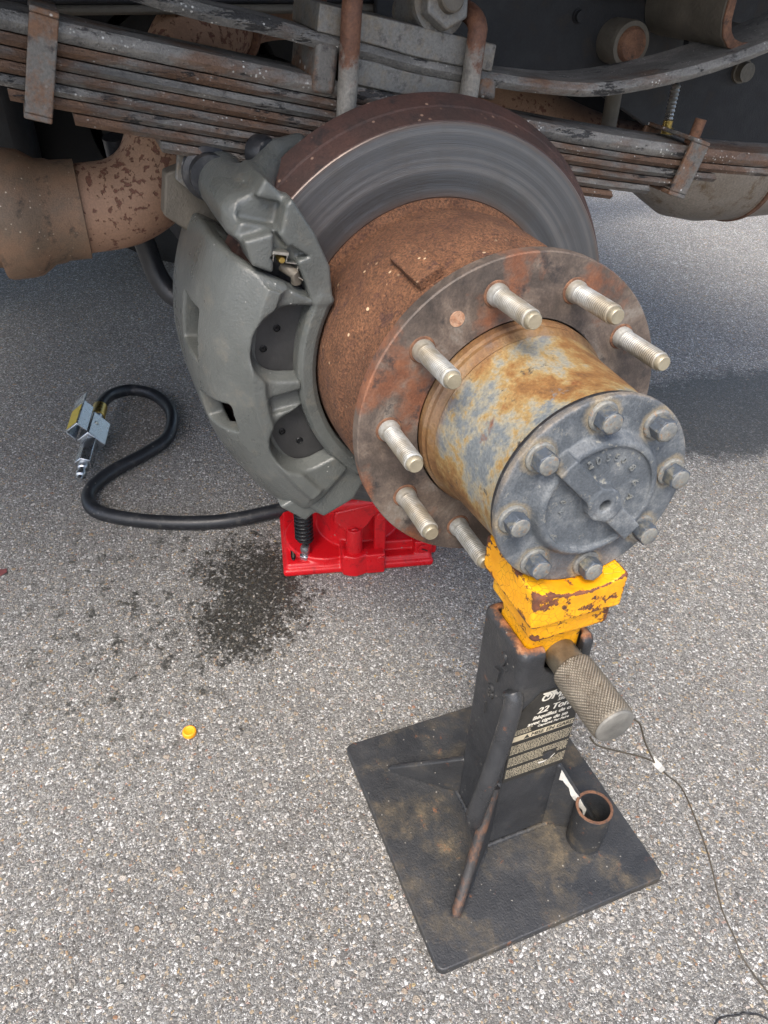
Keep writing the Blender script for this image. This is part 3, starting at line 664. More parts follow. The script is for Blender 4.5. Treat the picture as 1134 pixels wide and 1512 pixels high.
br_cut = plate([(.176, 141.0), (.190, 146.4), (.203, 146.4), (.193, 141.3)], -0.160, -0.100, 0.0)
F = smax(F, -smax(br_cut, -0.137 - X, 0.002), 0.003)
F = smax(F, -s_box(X, Y, Z, P_(.226, 139.6, -0.135), (0.016, 0.016, 0.010), ((1, 0, 0), (0, math.cos(R(165)), math.sin(R(165))), (0, -math.sin(R(165)), math.cos(R(165)))), 0.003), 0.004)
surface('anchor_bracket', F, lo, h, 'caliper', cal)
# pads behind the windows, with rivets
def sector(r0, r1, t0, t1, x0, x1, n=24):
    pts = [(r1 * math.cos(R(t0 + (t1 - t0) * i / n)), r1 * math.sin(R(t0 + (t1 - t0) * i / n))) for i in range(n + 1)]
    pts += [(r0 * math.cos(R(t1 + (t0 - t1) * i / n)), r0 * math.sin(R(t1 + (t0 - t1) * i / n))) for i in range(n + 1)]
    return MB().prism(pts, x0, x1)
pad = sector(0.142, 0.199, 151, 225, -0.1515, -0.1462).build('brake_pad', 'pad', cal, 0.0008)
sector(0.143, 0.197, 152.5, 223.5, -0.1757, -0.1516).build('friction_block', 'under', pad)
rv = None
for y, z in ((-.1641, .0440), (-.1779, .0263), (-.1664, -.0615), (-.1495, -.0747)):
    m = MB().lathe([(0, 0.0034), (0.0006, 0.0034), (0.0010, 0.0029), (0.0002, 0.0024), (0.0002, 0.0012), (0.0012, 0.0009), (0.0012, 0)], 20)
    o = m.build('rivet', 'blk', pad) if rv is None else copy(rv, (0, 0, 0), pad); rv = rv or o; o.location = (-0.1462, y, z)
pad2 = sector(0.142, 0.199, 151, 225, -0.2305, -0.2145).build('brake_pad', 'pad', cal, 0.0008)
# spring clips
def strip(pts, x0, x1, t, mat, name):
    n = len(pts); m = MB()
    for i in range(n - 1):
        (y0, z0), (y1, z1) = pts[i], pts[i + 1]; dx, dz = y1 - y0, z1 - z0; L = math.hypot(dx, dz); nx, nz = -dz / L * t / 2, dx / L * t / 2
        ex, ez = dx / L * t / 2, dz / L * t / 2
        m.prism([(y0 + nx - ex, z0 + nz - ez), (y1 + nx + ex, z1 + nz + ez), (y1 - nx + ex, z1 - nz + ez), (y0 - nx - ex, z0 - nz - ez)], x0, x1)
    return m.build(name, mat, cal)
pc = lambda r, t: (r * math.cos(R(t)), r * math.sin(R(t)))
strip([pc(.2105, 147.0), pc(.2075, 149.0), pc(.2005, 148.4), pc(.199, 146.8), pc(.2015, 145.2), pc(.1905, 143.9), pc(.1885, 145.6), pc(.178, 144.2), pc(.1755, 147.3), pc(.168, 147.6)], -0.150, -0.1310, 0.0009, 'steel', 'pad_clip')
strip([pc(.2030, 144.9), pc(.1925, 143.5)], -0.140, -0.1270, 0.0022, 'steel', 'pad_clip')
o = MB().lathe([(0, 0), (0, 0.0032), (0.010, 0.0032), (0.0115, 0.0024), (0.0115, 0)], 16).build('clip_pin', 'brass', cal); o.location = P_(.1925, 145.6, -0.142)
MB().tube([P_(.186, 147.2, -.142), P_(.176, 147.2, -.1335), P_(.170, 149.2, -.137)], 0.0048, 12).build('pad_ear', 'stain', cal)
strip([pc(.1935, 222.5), pc(.1830, 224.3)], -0.140, -0.1290, 0.0022, 'brass', 'pad_clip')
strip([pc(.183, 224.6), pc(.180, 221.8), pc(.170, 221.0), pc(.168, 218.0)], -0.140, -0.1325, 0.0009, 'steel', 'pad_clip')
# slide pin boot, hex head and backing plate
o = MB().lathe([(0, 0), (0, .022), (.004, .0235), (.007, .020), (.010, .0235), (.014, .0235), (.017, .019), (.03, .019), (.03, 0)], 36).build('pin_boot', 'rubber', cal)
o.location = P_(.247, 141.3, -.262)
o = MB().prism(hexa(.026, 0.3), -0.006, 0.002).build('hex_head', 'galv', cal, 0.0012); o.location = P_(.250, 141.6, -.268)
o = MB().prism([pc(.274, 146.5), pc(.250, 139.5), pc(.205, 139.5), pc(.205, 150), pc(.236, 155.5), pc(.262, 154)], -0.300, -0.276).build('mounting_flange', 'stain', cal, 0.002)
o = MB().lathe([(0, 0), (0, .0145), (.006, .0150), (.012, .0140), (.016, .0120), (.016, 0)], 28).build('bolt_boot', 'rubber', cal); o.location = P_(.2290, 131.0, -.236); o.rotation_euler = (0, 0, .5)
o = MB().lathe([(0, 0), (0, .0055), (.012, .0055), (.012, .0042), (.017, .004), (.0175, 0)], 16).build('bleed_screw', 'caliper', cal); o.location = P_(.205, 135.0, -.158)

# ------------------------------------------------------------------ axle housing and far wheels
axh = ax_thing('axle_housing', 'dark truck axle with differential bulge and twin black tyres at its far end', 'axle')
MB().lathe([(-1.72, 0), (-1.72, .055), (-1.25, .058), (-1.12, .09), (-1.05, .165), (-.95, .185), (-.85, .165), (-.78, .09), (-.66, .058), (-.24, .055), (-.2137, .07), (-.2137, 0)], 40).build('axle_tube', 'under', axh)
def far_wheel(xc, lab):
    t = bpy.data.objects.new('truck_wheel', None); COL.objects.link(t); t.parent = axh; t.location = (xc, 0, 0)
    pr_ = [(-.09, .25), (-.105, .28), (-.11, .33), (-.10, .372), (-.088, .385)]
    for gx in (-.05, 0, .05): pr_ += [(gx - .006, .390), (gx - .005, .378), (gx + .005, .378), (gx + .006, .390)]
    pr_ += [(.088, .385), (.10, .372), (.11, .33), (.105, .28), (.09, .25), (-.09, .25)]
    MB().lathe(pr_, 72).build('tyre', 'tyre', t)
    MB().lathe([(-.085, .251), (-.07, .235), (.05, .225), (.06, .12), (.06, 0)], 48).build('rim', 'under', t)
far_wheel(-1.77, ''); far_wheel(-2.05, '')

# ------------------------------------------------------------------ leaf spring
spr = thing('leaf_spring', 'rusty grey multi-leaf truck spring pack clamped above the axle by two U-bolts', 'leaf spring', (-0.288, 0, 0.6))
LOC = Vector((-0.288, 0, 0.6))
ys_ = np.array([-.60, -.42, -.298, -.1897, -.0807, 0, .0885, .2313, .339, .4547, .70]); zs_ = np.array([.802, .746, .7153, .6912, .6705, .655, .636, .6076, .5914, .5777, .560])
pf = np.polyfit(ys_, zs_, 5); Bz = lambda y: float(np.polyval(pf, y))
def leaf(top, bot, y0, y1, x0, x1, n=28, zf=Bz):
    m = MB(); vs = []
    e = 0.0035
    for i in range(n + 1):
        y = y0 + (y1 - y0) * i / n; z = zf(y)
        sec = [(x0, bot + e), (x0 + e, bot), (x1 - e, bot), (x1, bot + e), (x1 + 0.0012, (top + bot) / 2), (x1, top - e), (x1 - e, top), (x0 + e, top), (x0, top - e)]
        vs += [(a - LOC.x, y, z + b_ - LOC.z) for a, b_ in sec]
    k = 9; fs = [tuple(range(k)), tuple(range(n * k, n * k + k))[::-1]]
    for i in range(n):
        for j in range(k): fs.append((i * k + j, i * k + (j + 1) % k, (i + 1) * k + (j + 1) % k, (i + 1) * k + j))
    return m.add(vs, fs)
ends = [(-.62, .72), (-.55, .62), (-.50, .3835), (-.46, .335), (-.40, .294), (-.343, .246), (-.298, .17), (-.231, .12), (-.165, .09)]
pitch = 0.0099
for i, (ya, yb) in enumerate(ends):
    top = 0.0145 if i == 0 else -pitch * (i - 1) - 0.0012; bot = 0.0 if i == 0 else -pitch * i
    dx = random.uniform(-0.0012, 0.0012)
    leaf(top, bot, ya, yb, -0.326 + dx, -0.2515 + dx, 34).build('leaf', 'springr' if i in (1, 3, 5, 6, 8) else 'spring', spr, ang=30)
# helper leaf above the pack
hy = np.array([-.5, -.34, -.1995, -.1394, -.089, -.037, 0, .0885, .1463, .1949, .2473, .3205, .404, .52, .65]); hz = np.array([.842, .786, .7436, .7330, .7204, .7095, .7005, .6842, .6770, .6730, .6755, .6860, .7060, .745, .80])
_sp = np.array(spline([(a_, b_, 0) for a_, b_ in zip(hy, hz)], 12)); _ker = np.ones(9) / 9
_spz = np.convolve(np.pad(_sp[:, 1], 4, 'edge'), _ker, 'valid'); Hz = lambda y: float(np.interp(y, _sp[:, 0], _spz))
leaf(0, -0.0125, -.5, .62, -0.330, -0.2495, 44, Hz).build('helper_leaf', 'springp', spr, ang=30)
def yzprism(name, pts, x0, x1, mat, bev=0.0012): return MB().prism([(a, b_ - LOC.z) for a, b_ in pts], x0 - LOC.x, x1 - LOC.x).build(name, mat, spr, bev)
_ya = [-.0898 + .1701 * k / 8 for k in range(9)]
yzprism('clamp_block', [(-.0867, .7413), (.0827, .7081)] + [(y, Hz(y) + .0003) for y in _ya[::-1]], -.332, -.2496, 'galv')
_ya = [-.066 + .130 * k / 8 for k in range(9)]
yzprism('spacer_plate', [(y, Hz(y) - .0128) for y in _ya] + [(y, Bz(y) + .0148) for y in _ya[::-1]], -.330, -.2510, 'galv')
yzprism('lower_plate', [(-.100, .590), (.100, .552), (.100, .52), (-.100, .52)], -.332, -.2465, 'under')
yzprism('end_stop', [(-.0905, .7145), (-.0703, .7105), (-.0753, .6715), (-.0964, .6750)], -.326, -.2475, 'clip', 0.004)
yzprism('end_stop', [(.0678, .6837), (.086, .6812), (.0866, .6610), (.0654, .6660)], -.326, -.2475, 'clip', 0.004)
for (yb, zb, yt, zt) in ((-.0745, .56, -.0625, .7440), (.0440, .54, .0560, .7215)):
    arc = []
    for k in range(0, 13):
        a = math.pi * k / 12; xx = -0.2895 + 0.050 * math.cos(a); rise = 0.020 * math.sin(a) ** 0.7
        arc.append((xx - LOC.x, yt + rise * .2, zt - 0.008 + rise - LOC.z))
    pts = [(-0.2395 - LOC.x, yb + (yt - yb) * k / 6, zb + (zt - 0.010 - zb) * k / 6 - LOC.z) for k in range(6)] + arc + [(-0.3395 - LOC.x, yb + (yt - yb) * k / 6, zb + (zt - 0.010 - zb) * k / 6 - LOC.z) for k in range(5, -1, -1)]
    MB().tube(pts, 0.0088, 20).build('u_bolt', 'ubolt', spr, ang=60)
def strap(name, y0, z0, y1, z1, wid, x0, x1, mat):     # rebound clip: plate on the outer face, wraps above and below
    d_ = Vector((0, y1 - y0, z1 - z0)); L = d_.length; d_.normalize(); s_ = Vector((0, d_.z, -d_.y)); o_ = Vector((x1, y0, z0)) - LOC
    Mx = Matrix(((1, s_.x, d_.x, o_.x), (0, s_.y, d_.y, o_.y), (0, s_.z, d_.z, o_.z), (0, 0, 0, 1)))
    m = MB().prism([(0, 0), (0.0045, 0), (0.0045, L), (0, L)], -wid / 2, wid / 2, 'y', Mx)
    m.prism([(x0 - x1, L), (0.0045, L), (0.0045, L + .0045), (x0 - x1, L + .0045)], -wid / 2, wid / 2, 'y', Mx)
    m.prism([(x0 - x1 - .0045, 0), (x0 - x1, 0), (x0 - x1, L), (x0 - x1 - .0045, L)], -wid / 2, wid / 2, 'y', Mx)
    m.prism([(x0 - x1, -.0045), (0.0045, -.0045), (0.0045, 0), (x0 - x1, 0)], -wid / 2, wid / 2, 'y', Mx)
    return m.build(name, mat, spr, 0.0012)
strap('rebound_clip', -.3245, .667, -.3047, .7345, .021, -.329, -.2495, 'clip')
strap('rebound_clip', .3290, .5600, .3440, .6100, .025, -.329, -.2495, 'clip')
o = MB().tube([(-.262 - LOC.x, .344, .600 - LOC.z), (-.262 - LOC.x, .350, .632 - LOC.z)], 0.0062, 14).tube([(-.262 - LOC.x, .345, .607 - LOC.z), (-.262 - LOC.x, .3465, .6145 - LOC.z)], 0.0085, 6).build('clip_bolt', 'rust', spr)
# nut and bushing above the clamp block
m = MB().lathe([(-.05, 0), (-.05, .020), (0, .020), (0, .0265), (.005, .0265), (.005, 0)], 36)
nut = m.build('bushing', 'galv', spr, ang=35); nut.location = (-.262 - LOC.x, .026, .7395 - LOC.z); nut.rotation_euler = (0.2, -0.25, 0.12)
MB().prism(hexa(.0235, .2), .0045, .019).build('hex_nut', 'galv', nut, 0.002); MB().lathe([(.018, 0), (.018, .0115), (.0255, .0115), (.0268, .010), (.0268, 0)], 24).build('bolt_end', 'stain', nut, ang=35)

# ------------------------------------------------------------------ chassis
ch = thing('chassis_frame', 'black painted truck frame rail with bolted hanger plate above the spring', 'frame rail', (-0.43, 0, 0.9))
LC = Vector((-0.43, 0, 0.9))
def cb(name, lo_, hi_, mat='under', bev=0.003): return MB().box([a - b_ for a, b_ in zip(lo_, LC)], [a - b_ for a, b_ in zip(hi_, LC)]).build(name, mat, ch, bev)
cb('rail_web', (-.425, -1.3, .7265), (-.417, .12, .97)); cb('rail_flange', (-.51, -1.3, .7180), (-.417, .12, .7262), 'stain'); cb('rail_web', (-.425, .1203, .745), (-.417, 1.2, .97)); cb('cross_member', (-1.55, -.36, .735), (-.4255, -.28, .84))
o = MB().prism([(.02 , .97 - LC.z), (.02, .70 - LC.z), (.12, .652 - LC.z), (.30, .640 - LC.z), (.37, .605 - LC.z), (.46, .560 - LC.z), (1.2, .560 - LC.z), (1.2, .97 - LC.z)], -.414 - LC.x, -.405 - LC.x).build('hanger_plate', 'under', ch, 0.002)
cb('rail_web', (-1.555, -1.3, .62), (-1.547, 1.2, .97)); cb('cross_member', (-1.547, .60, .74), (-.4255, .70, .86))
cb('dark_gap_block', (-1.2, .33, .46), (-.66, .95, .76))  # black box added to darken the bright gap behind the helper leaf
bm_ = MB().lathe([(0, 0), (0, .014), (.004, .014), (.004, .0115), (.013, .011), (.0135, 0)], 24)
for (y, z, r_) in ((.5189, .6535, 1.0), (.335, .752, .8), (.265, .715, .55), (.62, .700, 1), (.72, .63, 1)):
    o = bm_.build('frame_bolt', 'stain' if r_ == 1 else 'under', ch); o.location = (-.405 - LC.x, y, z - LC.z); o.scale = (r_, r_, r_)
# J-shaped rusty hook of the slipper hanger
jp = [(.352, .80), (.352, .722), (.356, .7085), (.366, .6985), (.380, .6945), (.395, .6950), (.47, .7010), (.47, .7095), (.397, .7030), (.383, .7030), (.372, .7068), (.3655, .7135), (.362, .724), (.362, .80)]
o = MB().prism([(a, b_ - LC.z) for a, b_ in jp], -.4045 - LC.x, -.2700 - LC.x).build('slipper_hook', 'stain', ch, 0.0015)
MB().prism([(a, b_ - LC.z) for a, b_ in jp], -.2699 - LC.x, -.2668 - LC.x).build('hook_edge', 'rust', ch, 0.001)
cb('hook_bracket', (-.404, .28, .735), (-.385, .352, .90), 'rust')
# link with bushing
lk_ = thing('stabilizer_link', 'grey steel link with round rusty bushing in front of the frame', 'link', (-.375, .318, .690))
MB().lathe([(-.03, 0), (-.03, .0235), (.0, .0245), (.006, .0235), (.006, .0185), (-.030, 0.0185)], 36).build('eye', 'stain', lk_, ang=35)
MB().lathe([(-.028, .0), (-.028, .0185), (.007, .0185), (.0115, .0155), (.0125, 0)], 32).build('bushing', 'rust', lk_, ang=35)
MB().tube([(-.010, -.0005, -.020), (-.012, .002, -.06), (-.013, .004, -.115)], 0.0095, 16).build('rod', 'stain', lk_)
# brake line with ferrule
bh = thing('brake_line', 'thin steel brake line with ribbed fitting standing on the spring', 'brake line', (-.335, .366, .596))
MB().lathe([(0, 0), (0, .008), (.012, .008), (.012, .0055), (.02, .0055), (.02, 0)], 20, Matrix.Rotation(R(-90), 4, 'Y')).build('fitting', 'brass', bh, ang=35)
pr_ = [(.02, 0)]
for k in range(9): pr_ += [(.02 + k * .0042, .0042), (.0222 + k * .0042, .0054), (.0242 + k * .0042, .0042)]
MB().lathe(pr_ + [(.06, 0)], 16, Matrix.Rotation(R(-90), 4, 'Y')).build('ribbed_sleeve', 'steel', bh)
MB().tube(spline([(0, 0, .058), (-.004, .004, .085), (-.03, .02, .12), (-.075, .03, .14)]), 0.003, 10).build('line', 'under', bh)
MB().box((-.012, -.030, -.004), (.012, .012, 0)).build('line_bracket', 'galv', bh, 0.001)
# black stabilizer bar behind the caliper
sb = thing('stabilizer_bar', 'black bent steel bar disappearing behind the brake caliper', 'bar', (-.45, -.24, .45))
MB().tube(spline([(0.02, -.02, .16), (0.008, -.014, .09), (0, -.005, .04), (.006, .004, 0), (.02, .022, -.022), (.045, .06, -.026), (.07, .12, -.02), (.09, .21, 0)]), 0.0125, 18).build('bar', 'blkpipe', sb)

# ------------------------------------------------------------------ exhaust
ex = thing('exhaust_pipe', 'tan exhaust pipe with flaking rust bending up behind the spring', 'exhaust pipe', (-.395, -.33, .555))
LE = Vector((-.395, -.33, .555))
pth = spline([(-.39, -.340, .5510), (-.39, -.305, .5515), (-.392, -.262, .5555), (-.397, -.228, .5750), (-.408, -.205, .612), (-.425, -.190, .650), (-.455, -.165, .685), (-.50, -.130, .705), (-.56, -.09, .715), (-.62, -.02, .715), (-.63, .08, .700), (-.60, .17, .665), (-.565, .25, .615), (-.54, .34, .565), (-.52, .43, .536), (-.52, .50, .530)], 10)
MB().tube([Vector(p) - LE for p in pth], 0.0435, 40).build('elbow', 'exhaust', ex, ang=70)
Ry = Matrix.Rotation(R(90), 4, 'Z')
MB().lathe([(-.25, .0), (-.25, .049), (-.062, .049), (-.062, .0600), (-.058, .0618), (-.040, .0618), (-.028, .0600), (-.014, .0510), (-.004, .0500), (.0, .0485), (.022, .0482), (.0225, .043)], 56, Matrix.Translation((.005, .002, -.004)) @ Ry).build('collar', 'heat', ex, ang=30)
MB().lathe([(0, .044), (0, .050), (.004, .052), (.010, .050), (.010, .044)], 40, Matrix.Translation(Vector((-.50, -.130, .705)) - LE) @ Vector((-.05, .04, .015)).to_track_quat('X', 'Z').to_matrix().to_4x4()).build('pipe_flange', 'rust', ex)
mf = thing('muffler', 'pale steel muffler can with welded seam beyond the spring', 'muffler', (-.52, .60, .530))
MB().lathe([(-.14, 0), (-.14, .04), (-.13, .045), (-.105, .062), (-.06, .090), (-.01, .1010), (.045, .1030), (.048, .106), (.056, .106), (.059, .103), (.45, .103), (.47, .09), (.47, 0)], 56, Ry).build('can', 'muff', mf, ang=30)
MB().lathe([(.046, .1035), (.048, .1068), (.056, .1068), (.058, .1035)], 56, Ry).build('weld_seam', 'rust', mf)
cb('dark_fill_sheet', (-1.62, .66, .33), (-1.61, 2.0, .62)); tk = thing('dark_fill_box', 'black box added under the far side of the truck to darken a gap', 'dark filler', (-1.75, -1.0, .42))  # black sheet and box added to darken gaps in the far background
MB().box((-.30, -.25, -.14), (.40, .63, .40)).build('dark_fill_shell', 'under', tk, 0.04, seg=4)
for yy in (-.12, .30): MB().box((-.306, yy, -.004), (.226, yy + .05, .45)).build('dark_fill_strap', 'stain', tk, 0.002)
bd = thing('shading_truck_bed', 'unseen truck bed added above the frame to shade the underbody', 'unseen truck bed', (-1.1, 0, .98))  # out of view; added and sized to block sky light from the underbody
MB().box((-1.15, -1.15, 0.0), (1.12, 0.95, .06)).build('shading_floor', 'wood', bd, 0.004)
for k in range(4): MB().box((-1.14, -1.10 + .62 * k, -.009), (1.11, -1.02 + .62 * k, -.0005)).build('shading_bearer', 'under', bd, 0.002)

# ------------------------------------------------------------------ jack stand
JS = Vector((0.0884, 0.0, 0.0))
js = thing('jack_stand', 'worn black heavy jack stand with chipped yellow saddle under the hub', 'jack stand', JS, (0, 0, 0.0174))
def rrect(hx_, hy_, r, n=5):
    out = []
    for cx, cy, a0_ in ((hx_ - r, hy_ - r, 0), (-hx_ + r, hy_ - r, 90), (-hx_ + r, -hy_ + r, 180), (hx_ - r, -hy_ + r, 270)):
        out += [(cx + r * math.cos(R(a0_ + 90 * i / n)), cy + r * math.sin(R(a0_ + 90 * i / n))) for i in range(n + 1)]
    return out
MB().prism(rrect(.1345, .1305, .0075), 0.0, 0.011, 'z', Matrix.Translation((0, -.0038, 0.0006))).build('base_plate', 'drum', js, 0.0015)
# column with open top and pin notch
cx0, cx1, cy0, cy1 = -.034, .0375, -.0345, .0405
lo, hi, h = (cx0 - .004, cy0 - .004, .008), (cx1 + .004, cy1 + .004, .316), 0.0014
X, Y, Z = grid(lo, hi, h); cxm, cym = (cx0 + cx1) / 2, (cy0 + cy1) / 2
F = s_box(X, Y, Z, (cxm, cym, .16), ((cx1 - cx0) / 2, (cy1 - cy0) / 2, .1505), None, .008)
F = smax(F, -s_box(X, Y, Z, (cxm, cym, .30), ((cx1 - cx0) / 2 - .009, (cy1 - cy0) / 2 - .009, .08), None, .004), .002)
pin_y, pin_z = .0085, .2945
notch = np.maximum(np.sqrt((Y - pin_y) ** 2 + np.minimum(Z - pin_z, 0) ** 2) - .0185, np.abs(Y - pin_y) - .0185) + 0 * X
F = smax(F, -notch, .003)
surface('column', F, lo, h, 'colm', js)
# corner gussets
def gusset(xa, ya, xb, yb, ztop, t=.006):
    d_ = Vector((xb - xa, yb - ya, 0)); L = d_.length; d_.normalize(); Mx = Matrix(((d_.x, -d_.y, 0, xa), (d_.y, d_.x, 0, ya), (0, 0, 1, 0), (0, 0, 0, 1)))
    return MB().prism([(-.008, .0118), (L, .0118), (L, .0165), (.004, ztop), (-.008, ztop)], -t / 2, t / 2, 'y', Mx).build('gusset', 'black', js, .0015)
gusset(cx1 - .004, cy0 + .004, .094, -.097, .125); gusset(cx1 - .004, cy1 - .004, .068, .092, .120); gusset(cx0 + .004, cy0 + .004, -.086, -.098, .075); gusset(cx0 + .004, cy1 - .004, -.088, .092, .12)
# ridge rod on the front gusset and the bowed carrying handle
MB().tube(spline([(.0405, -.040, .130), (.052, -.053, .100), (.070, -.073, .056), (.0945, -.098, .0165)]), [.0055] * 24 + [.0045], 14).build('gusset_rod', 'rod', js)
hp_ = spline([(.030, -.0350, .262), (.037, -.0355, .252), (.046, -.046, .212), (.054, -.060, .165), (.0535, -.0665, .120), (.046, -.0620, .088)], 8)
MB().tube(hp_, [.006] + [.0088] * (len(hp_) - 3) + [.0085, .007], 18).build('handle', 'handle', js, ang=70)
# raised weld characters on the side
for chx, cxx, zz, sz, tl in (('2', .012, .283, .024, .2), ('7', .006, .258, .022, .35), ('8', .000, .226, .024, .1), ('1', -.004, .198, .020, .15)):
    vs, fs = text_mesh(chx, sz, .0020); m = MB(); mx = sum(p[0] for p in vs) / len(vs); my = sum(p[1] for p in vs) / len(vs); vv = []
    for p, q, w in vs:
        p, q = p - mx, q - my; p, q = p * math.cos(tl) - q * math.sin(tl), p * math.sin(tl) + q * math.cos(tl)
        vv.append((cxx + p, cy0 - .0004 - w, zz + q))
    m.add(vv, fs).build('weld_character', 'black', js)
# socket tube
so_ = MB().lathe([(0, .0192), (.060, .0192), (.0605, .0165), (.002, .0160), (.002, 0)], 40, Matrix.Translation((.0680, .0700, .0118)) @ Matrix.Rotation(R(-90), 4, 'Y')).build('socket', 'black', js, .0008, 45)
MB().lathe([(.0603, .0162), (.0612, .0166), (.0612, .0190), (.0603, .0194)], 40, Matrix.Translation((.0680, .0700, .0118)) @ Matrix.Rotation(R(-90), 4, 'Y')).build('socket_rim', 'rust', so_)
gL = math.hypot(.0345, .0555); gx, gy = .0345 / gL, .0555 / gL; zt_ = lambda t: .12 - .1035 * (t - .004) / (gL - .004)
rr_ = random.Random(5); up_ = [(.006 + .036 * k / 9, zt_(.006 + .036 * k / 9) - rr_.uniform(.0010, .0030)) for k in range(10)]
dn_ = [(.042 - .036 * k / 9, zt_(.042 - .036 * k / 9) - rr_.uniform(.010, .020)) for k in range(10)]
Mg = Matrix(((gx, gy, 0, cx1 - .004), (gy, -gx, 0, cy1 - .004), (0, 0, 1, 0), (0, 0, 0, 1)))
MB().prism(up_ + dn_, .0031, .0036, 'y', Mg).build('torn_sticker', 'white', js)
# weld beads round the foot of the column and along the gussets
def bead(a_, b_, n=22, r=.0026):
    rr2 = random.Random(int(1e5 * (a_[0] + b_[1] + 2))); pts, rs = [], []
    for k in range(n + 1):
        t = k / n; pts.append(tuple(a_[q] + (b_[q] - a_[q]) * t + rr2.uniform(-.0005, .0005) for q in range(3))); rs.append(r * (1.0 + (.22 if k % 2 else -.12)) * rr2.uniform(.9, 1.1))
    MB().tube(pts, rs, 10).build('weld_bead', 'black', js, ang=80)
zb_ = .0122
bead((cx1 + .001, cy0, zb_), (cx1 + .001, cy1, zb_)); bead((cx0, cy0 - .001, zb_), (cx1, cy0 - .001, zb_)); bead((cx0, cy1 + .001, zb_), (cx1, cy1 + .001, zb_))
bead((cx1 + .004, cy0 - .002, zb_), (.090, -.092, zb_)); bead((cx0 - .003, cy0 - .001, zb_), (-.084, -.0965, zb_))
# saddle casting
lo, hi, h = (-.045, -.058, .292), (.064, .062, .425), 0.0013
X, Y, Z = grid(lo, hi, h)
F = s_box(X, Y, Z, (.0025, .0025, .31), (.0265, .0275, .066), None, .008)
F = smin(F, s_box(X, Y, Z, (.010, .0010, .358), (.0360, .0370, .022), None, .006), .004)
head = s_box(X, Y, Z, (.0150, -.0055, .3840), (.0405, .0420, .0180), None, .0035)
head = smax(head, -((Z - .3655) - .42 * np.maximum(0, -(np.abs(Y) - .0)) - 9) + 0 * X, .001) if False else head
head = smax(head, (np.abs(Y) - .0475) * .35 - (Z - .366) * .94 + 0 * X, .004)
F = smin(F, head, .007)
t_ = TILT; zc = H + (X + JS.x) * math.tan(t_)
notch = np.sqrt((Y) ** 2 + (Z - zc) ** 2) - .0796
F = smax(F, -(notch + 0 * X), .002)
surface('saddle', F, lo, h, 'yellow', js)
# locking pin with knurled grip
pin = MB().lathe([(-.045, 0), (-.045, .0150), (.046, .0150), (.048, .0162), (.050, .0162)], 40, Matrix.Translation((0, pin_y, pin_z)))
pn = pin.build('locking_pin', 'pinst', js, ang=40)
kn = []
nx_ = 150
for i in range(nx_ + 1): kn.append((.0495 + .0625 * i / nx_, .0190))
def kf(x, r, a):
    u = x / .00165; v = a * 36 / math.pi
    k = abs(math.sin(math.pi * (u + v) / 2)) * abs(math.sin(math.pi * (u - v) / 2))
    e = min(1, min(x - .0495, .112 - x) / .003)
    return r - .0012 + .0014 * k * max(e, 0) - (0.0008 if e < .3 else 0)
MB().lathe([(.0492, .0150)] + kn + [(.1125, .0172)], 288, Matrix.Translation((0, pin_y, pin_z)), fr=lambda x, r, a: kf(x, r, a) if .0494 < x < .1121 else r).build('knurled_grip', 'knurl', pn, ang=80)
MB().lathe([(.1120, .0174), (.1135, .0172), (.1142, .0162), (.1140, 0)], 48, Matrix.Translation((0, pin_y, pin_z))).build('pin_end', 'pinend', pn, ang=50)
# printed label on the column face
lab = MB().prism([(-.0300, .1270), (.0385, .1270), (.0385, .2560), (-.0080, .2560), (-.0300, .2300)], cx1 + .0002, cx1 + .0009).build('label_sticker', 'sticker', js)
def put(body, size, y, z, bold=0.0, shear=0.0, ymax=.0385, name='lettering', mat='print', off=.0010):
    vs, fs = text_mesh(body, size, .00008); m = MB()
    m.add([(cx1 + off + w, y + p + shear * q, z + q) for p, q, w in vs], fs)
    if bold: m.add([(cx1 + off + w + .00002, y + p + shear * q + bold, z + q) for p, q, w in vs], fs)
    return m.build(name, mat, lab)
put('OMEG', .0135, -.0075, .2425, .0008, .25)
MB().prism([(-.006, .2540), (.0085, .2540), (.0062, .2480), (.0030, .2530), (.0000, .2470)], cx1 + .00095, cx1 + .00125).build('logo_wedge', 'print', lab)
put('32225', .0050, .0120, .2370, .0002, .2)
put('22 Tonn', .0115, -.0080, .2260, .0006, .25)
put('Béquilles de cr', .0072, -.0115, .2180, .0004, .2)
put('avec tige de so', .0072, -.0155, .2105, .0004, .2)
put('Capacité Par Paire', .0046, -.0040, .2050, .0001, .2)
MB().prism([(-.0288, .1925), (.0380, .1925), (.0380, .2000), (-.0288, .2000)], cx1 + .00095, cx1 + .00115).build('warning_band', 'tan', lab)
put('MISE EN GARD', .0072, -.0095, .1940, .0004, .15, mat='sticker', off=.00125)
MB().prism([(-.0165, .1934), (-.0105, .1934), (-.0135, .1990)], cx1 + .00116, cx1 + .0013).build('warning_triangle', 'sticker', lab)
fp = MB(); rr_ = random.Random(9)
for k in range(27):
    z = .1895 - k * .00215; y = -.0285
    if k % 9 in (0, 1): continue
    while y < .037:
        L = rr_.uniform(.001, .0045)
        if not (.010 < y < .026 and .143 < z < .158): fp.add([(cx1 + .00100, y, z), (cx1 + .00100, min(y + L, .038), z), (cx1 + .00100, min(y + L, .038), z + .0010), (cx1 + .00100, y, z + .0010)], [(0, 1, 2, 3)])
        y += L + rr_.uniform(.0004, .0010)
for k in range(4):
    y = -.027
    while y < -.010:
        L = rr_.uniform(.001, .003); z = .2085 - k * .0020; fp.add([(cx1 + .00100, y - .001, z), (cx1 + .00100, y - .001 + L, z), (cx1 + .00100, y - .001 + L, z + .0009), (cx1 + .00100, y - .001, z + .0009)], [(0, 1, 2, 3)]); y += L + .0006
fp.build('fine_print', 'tan', lab)
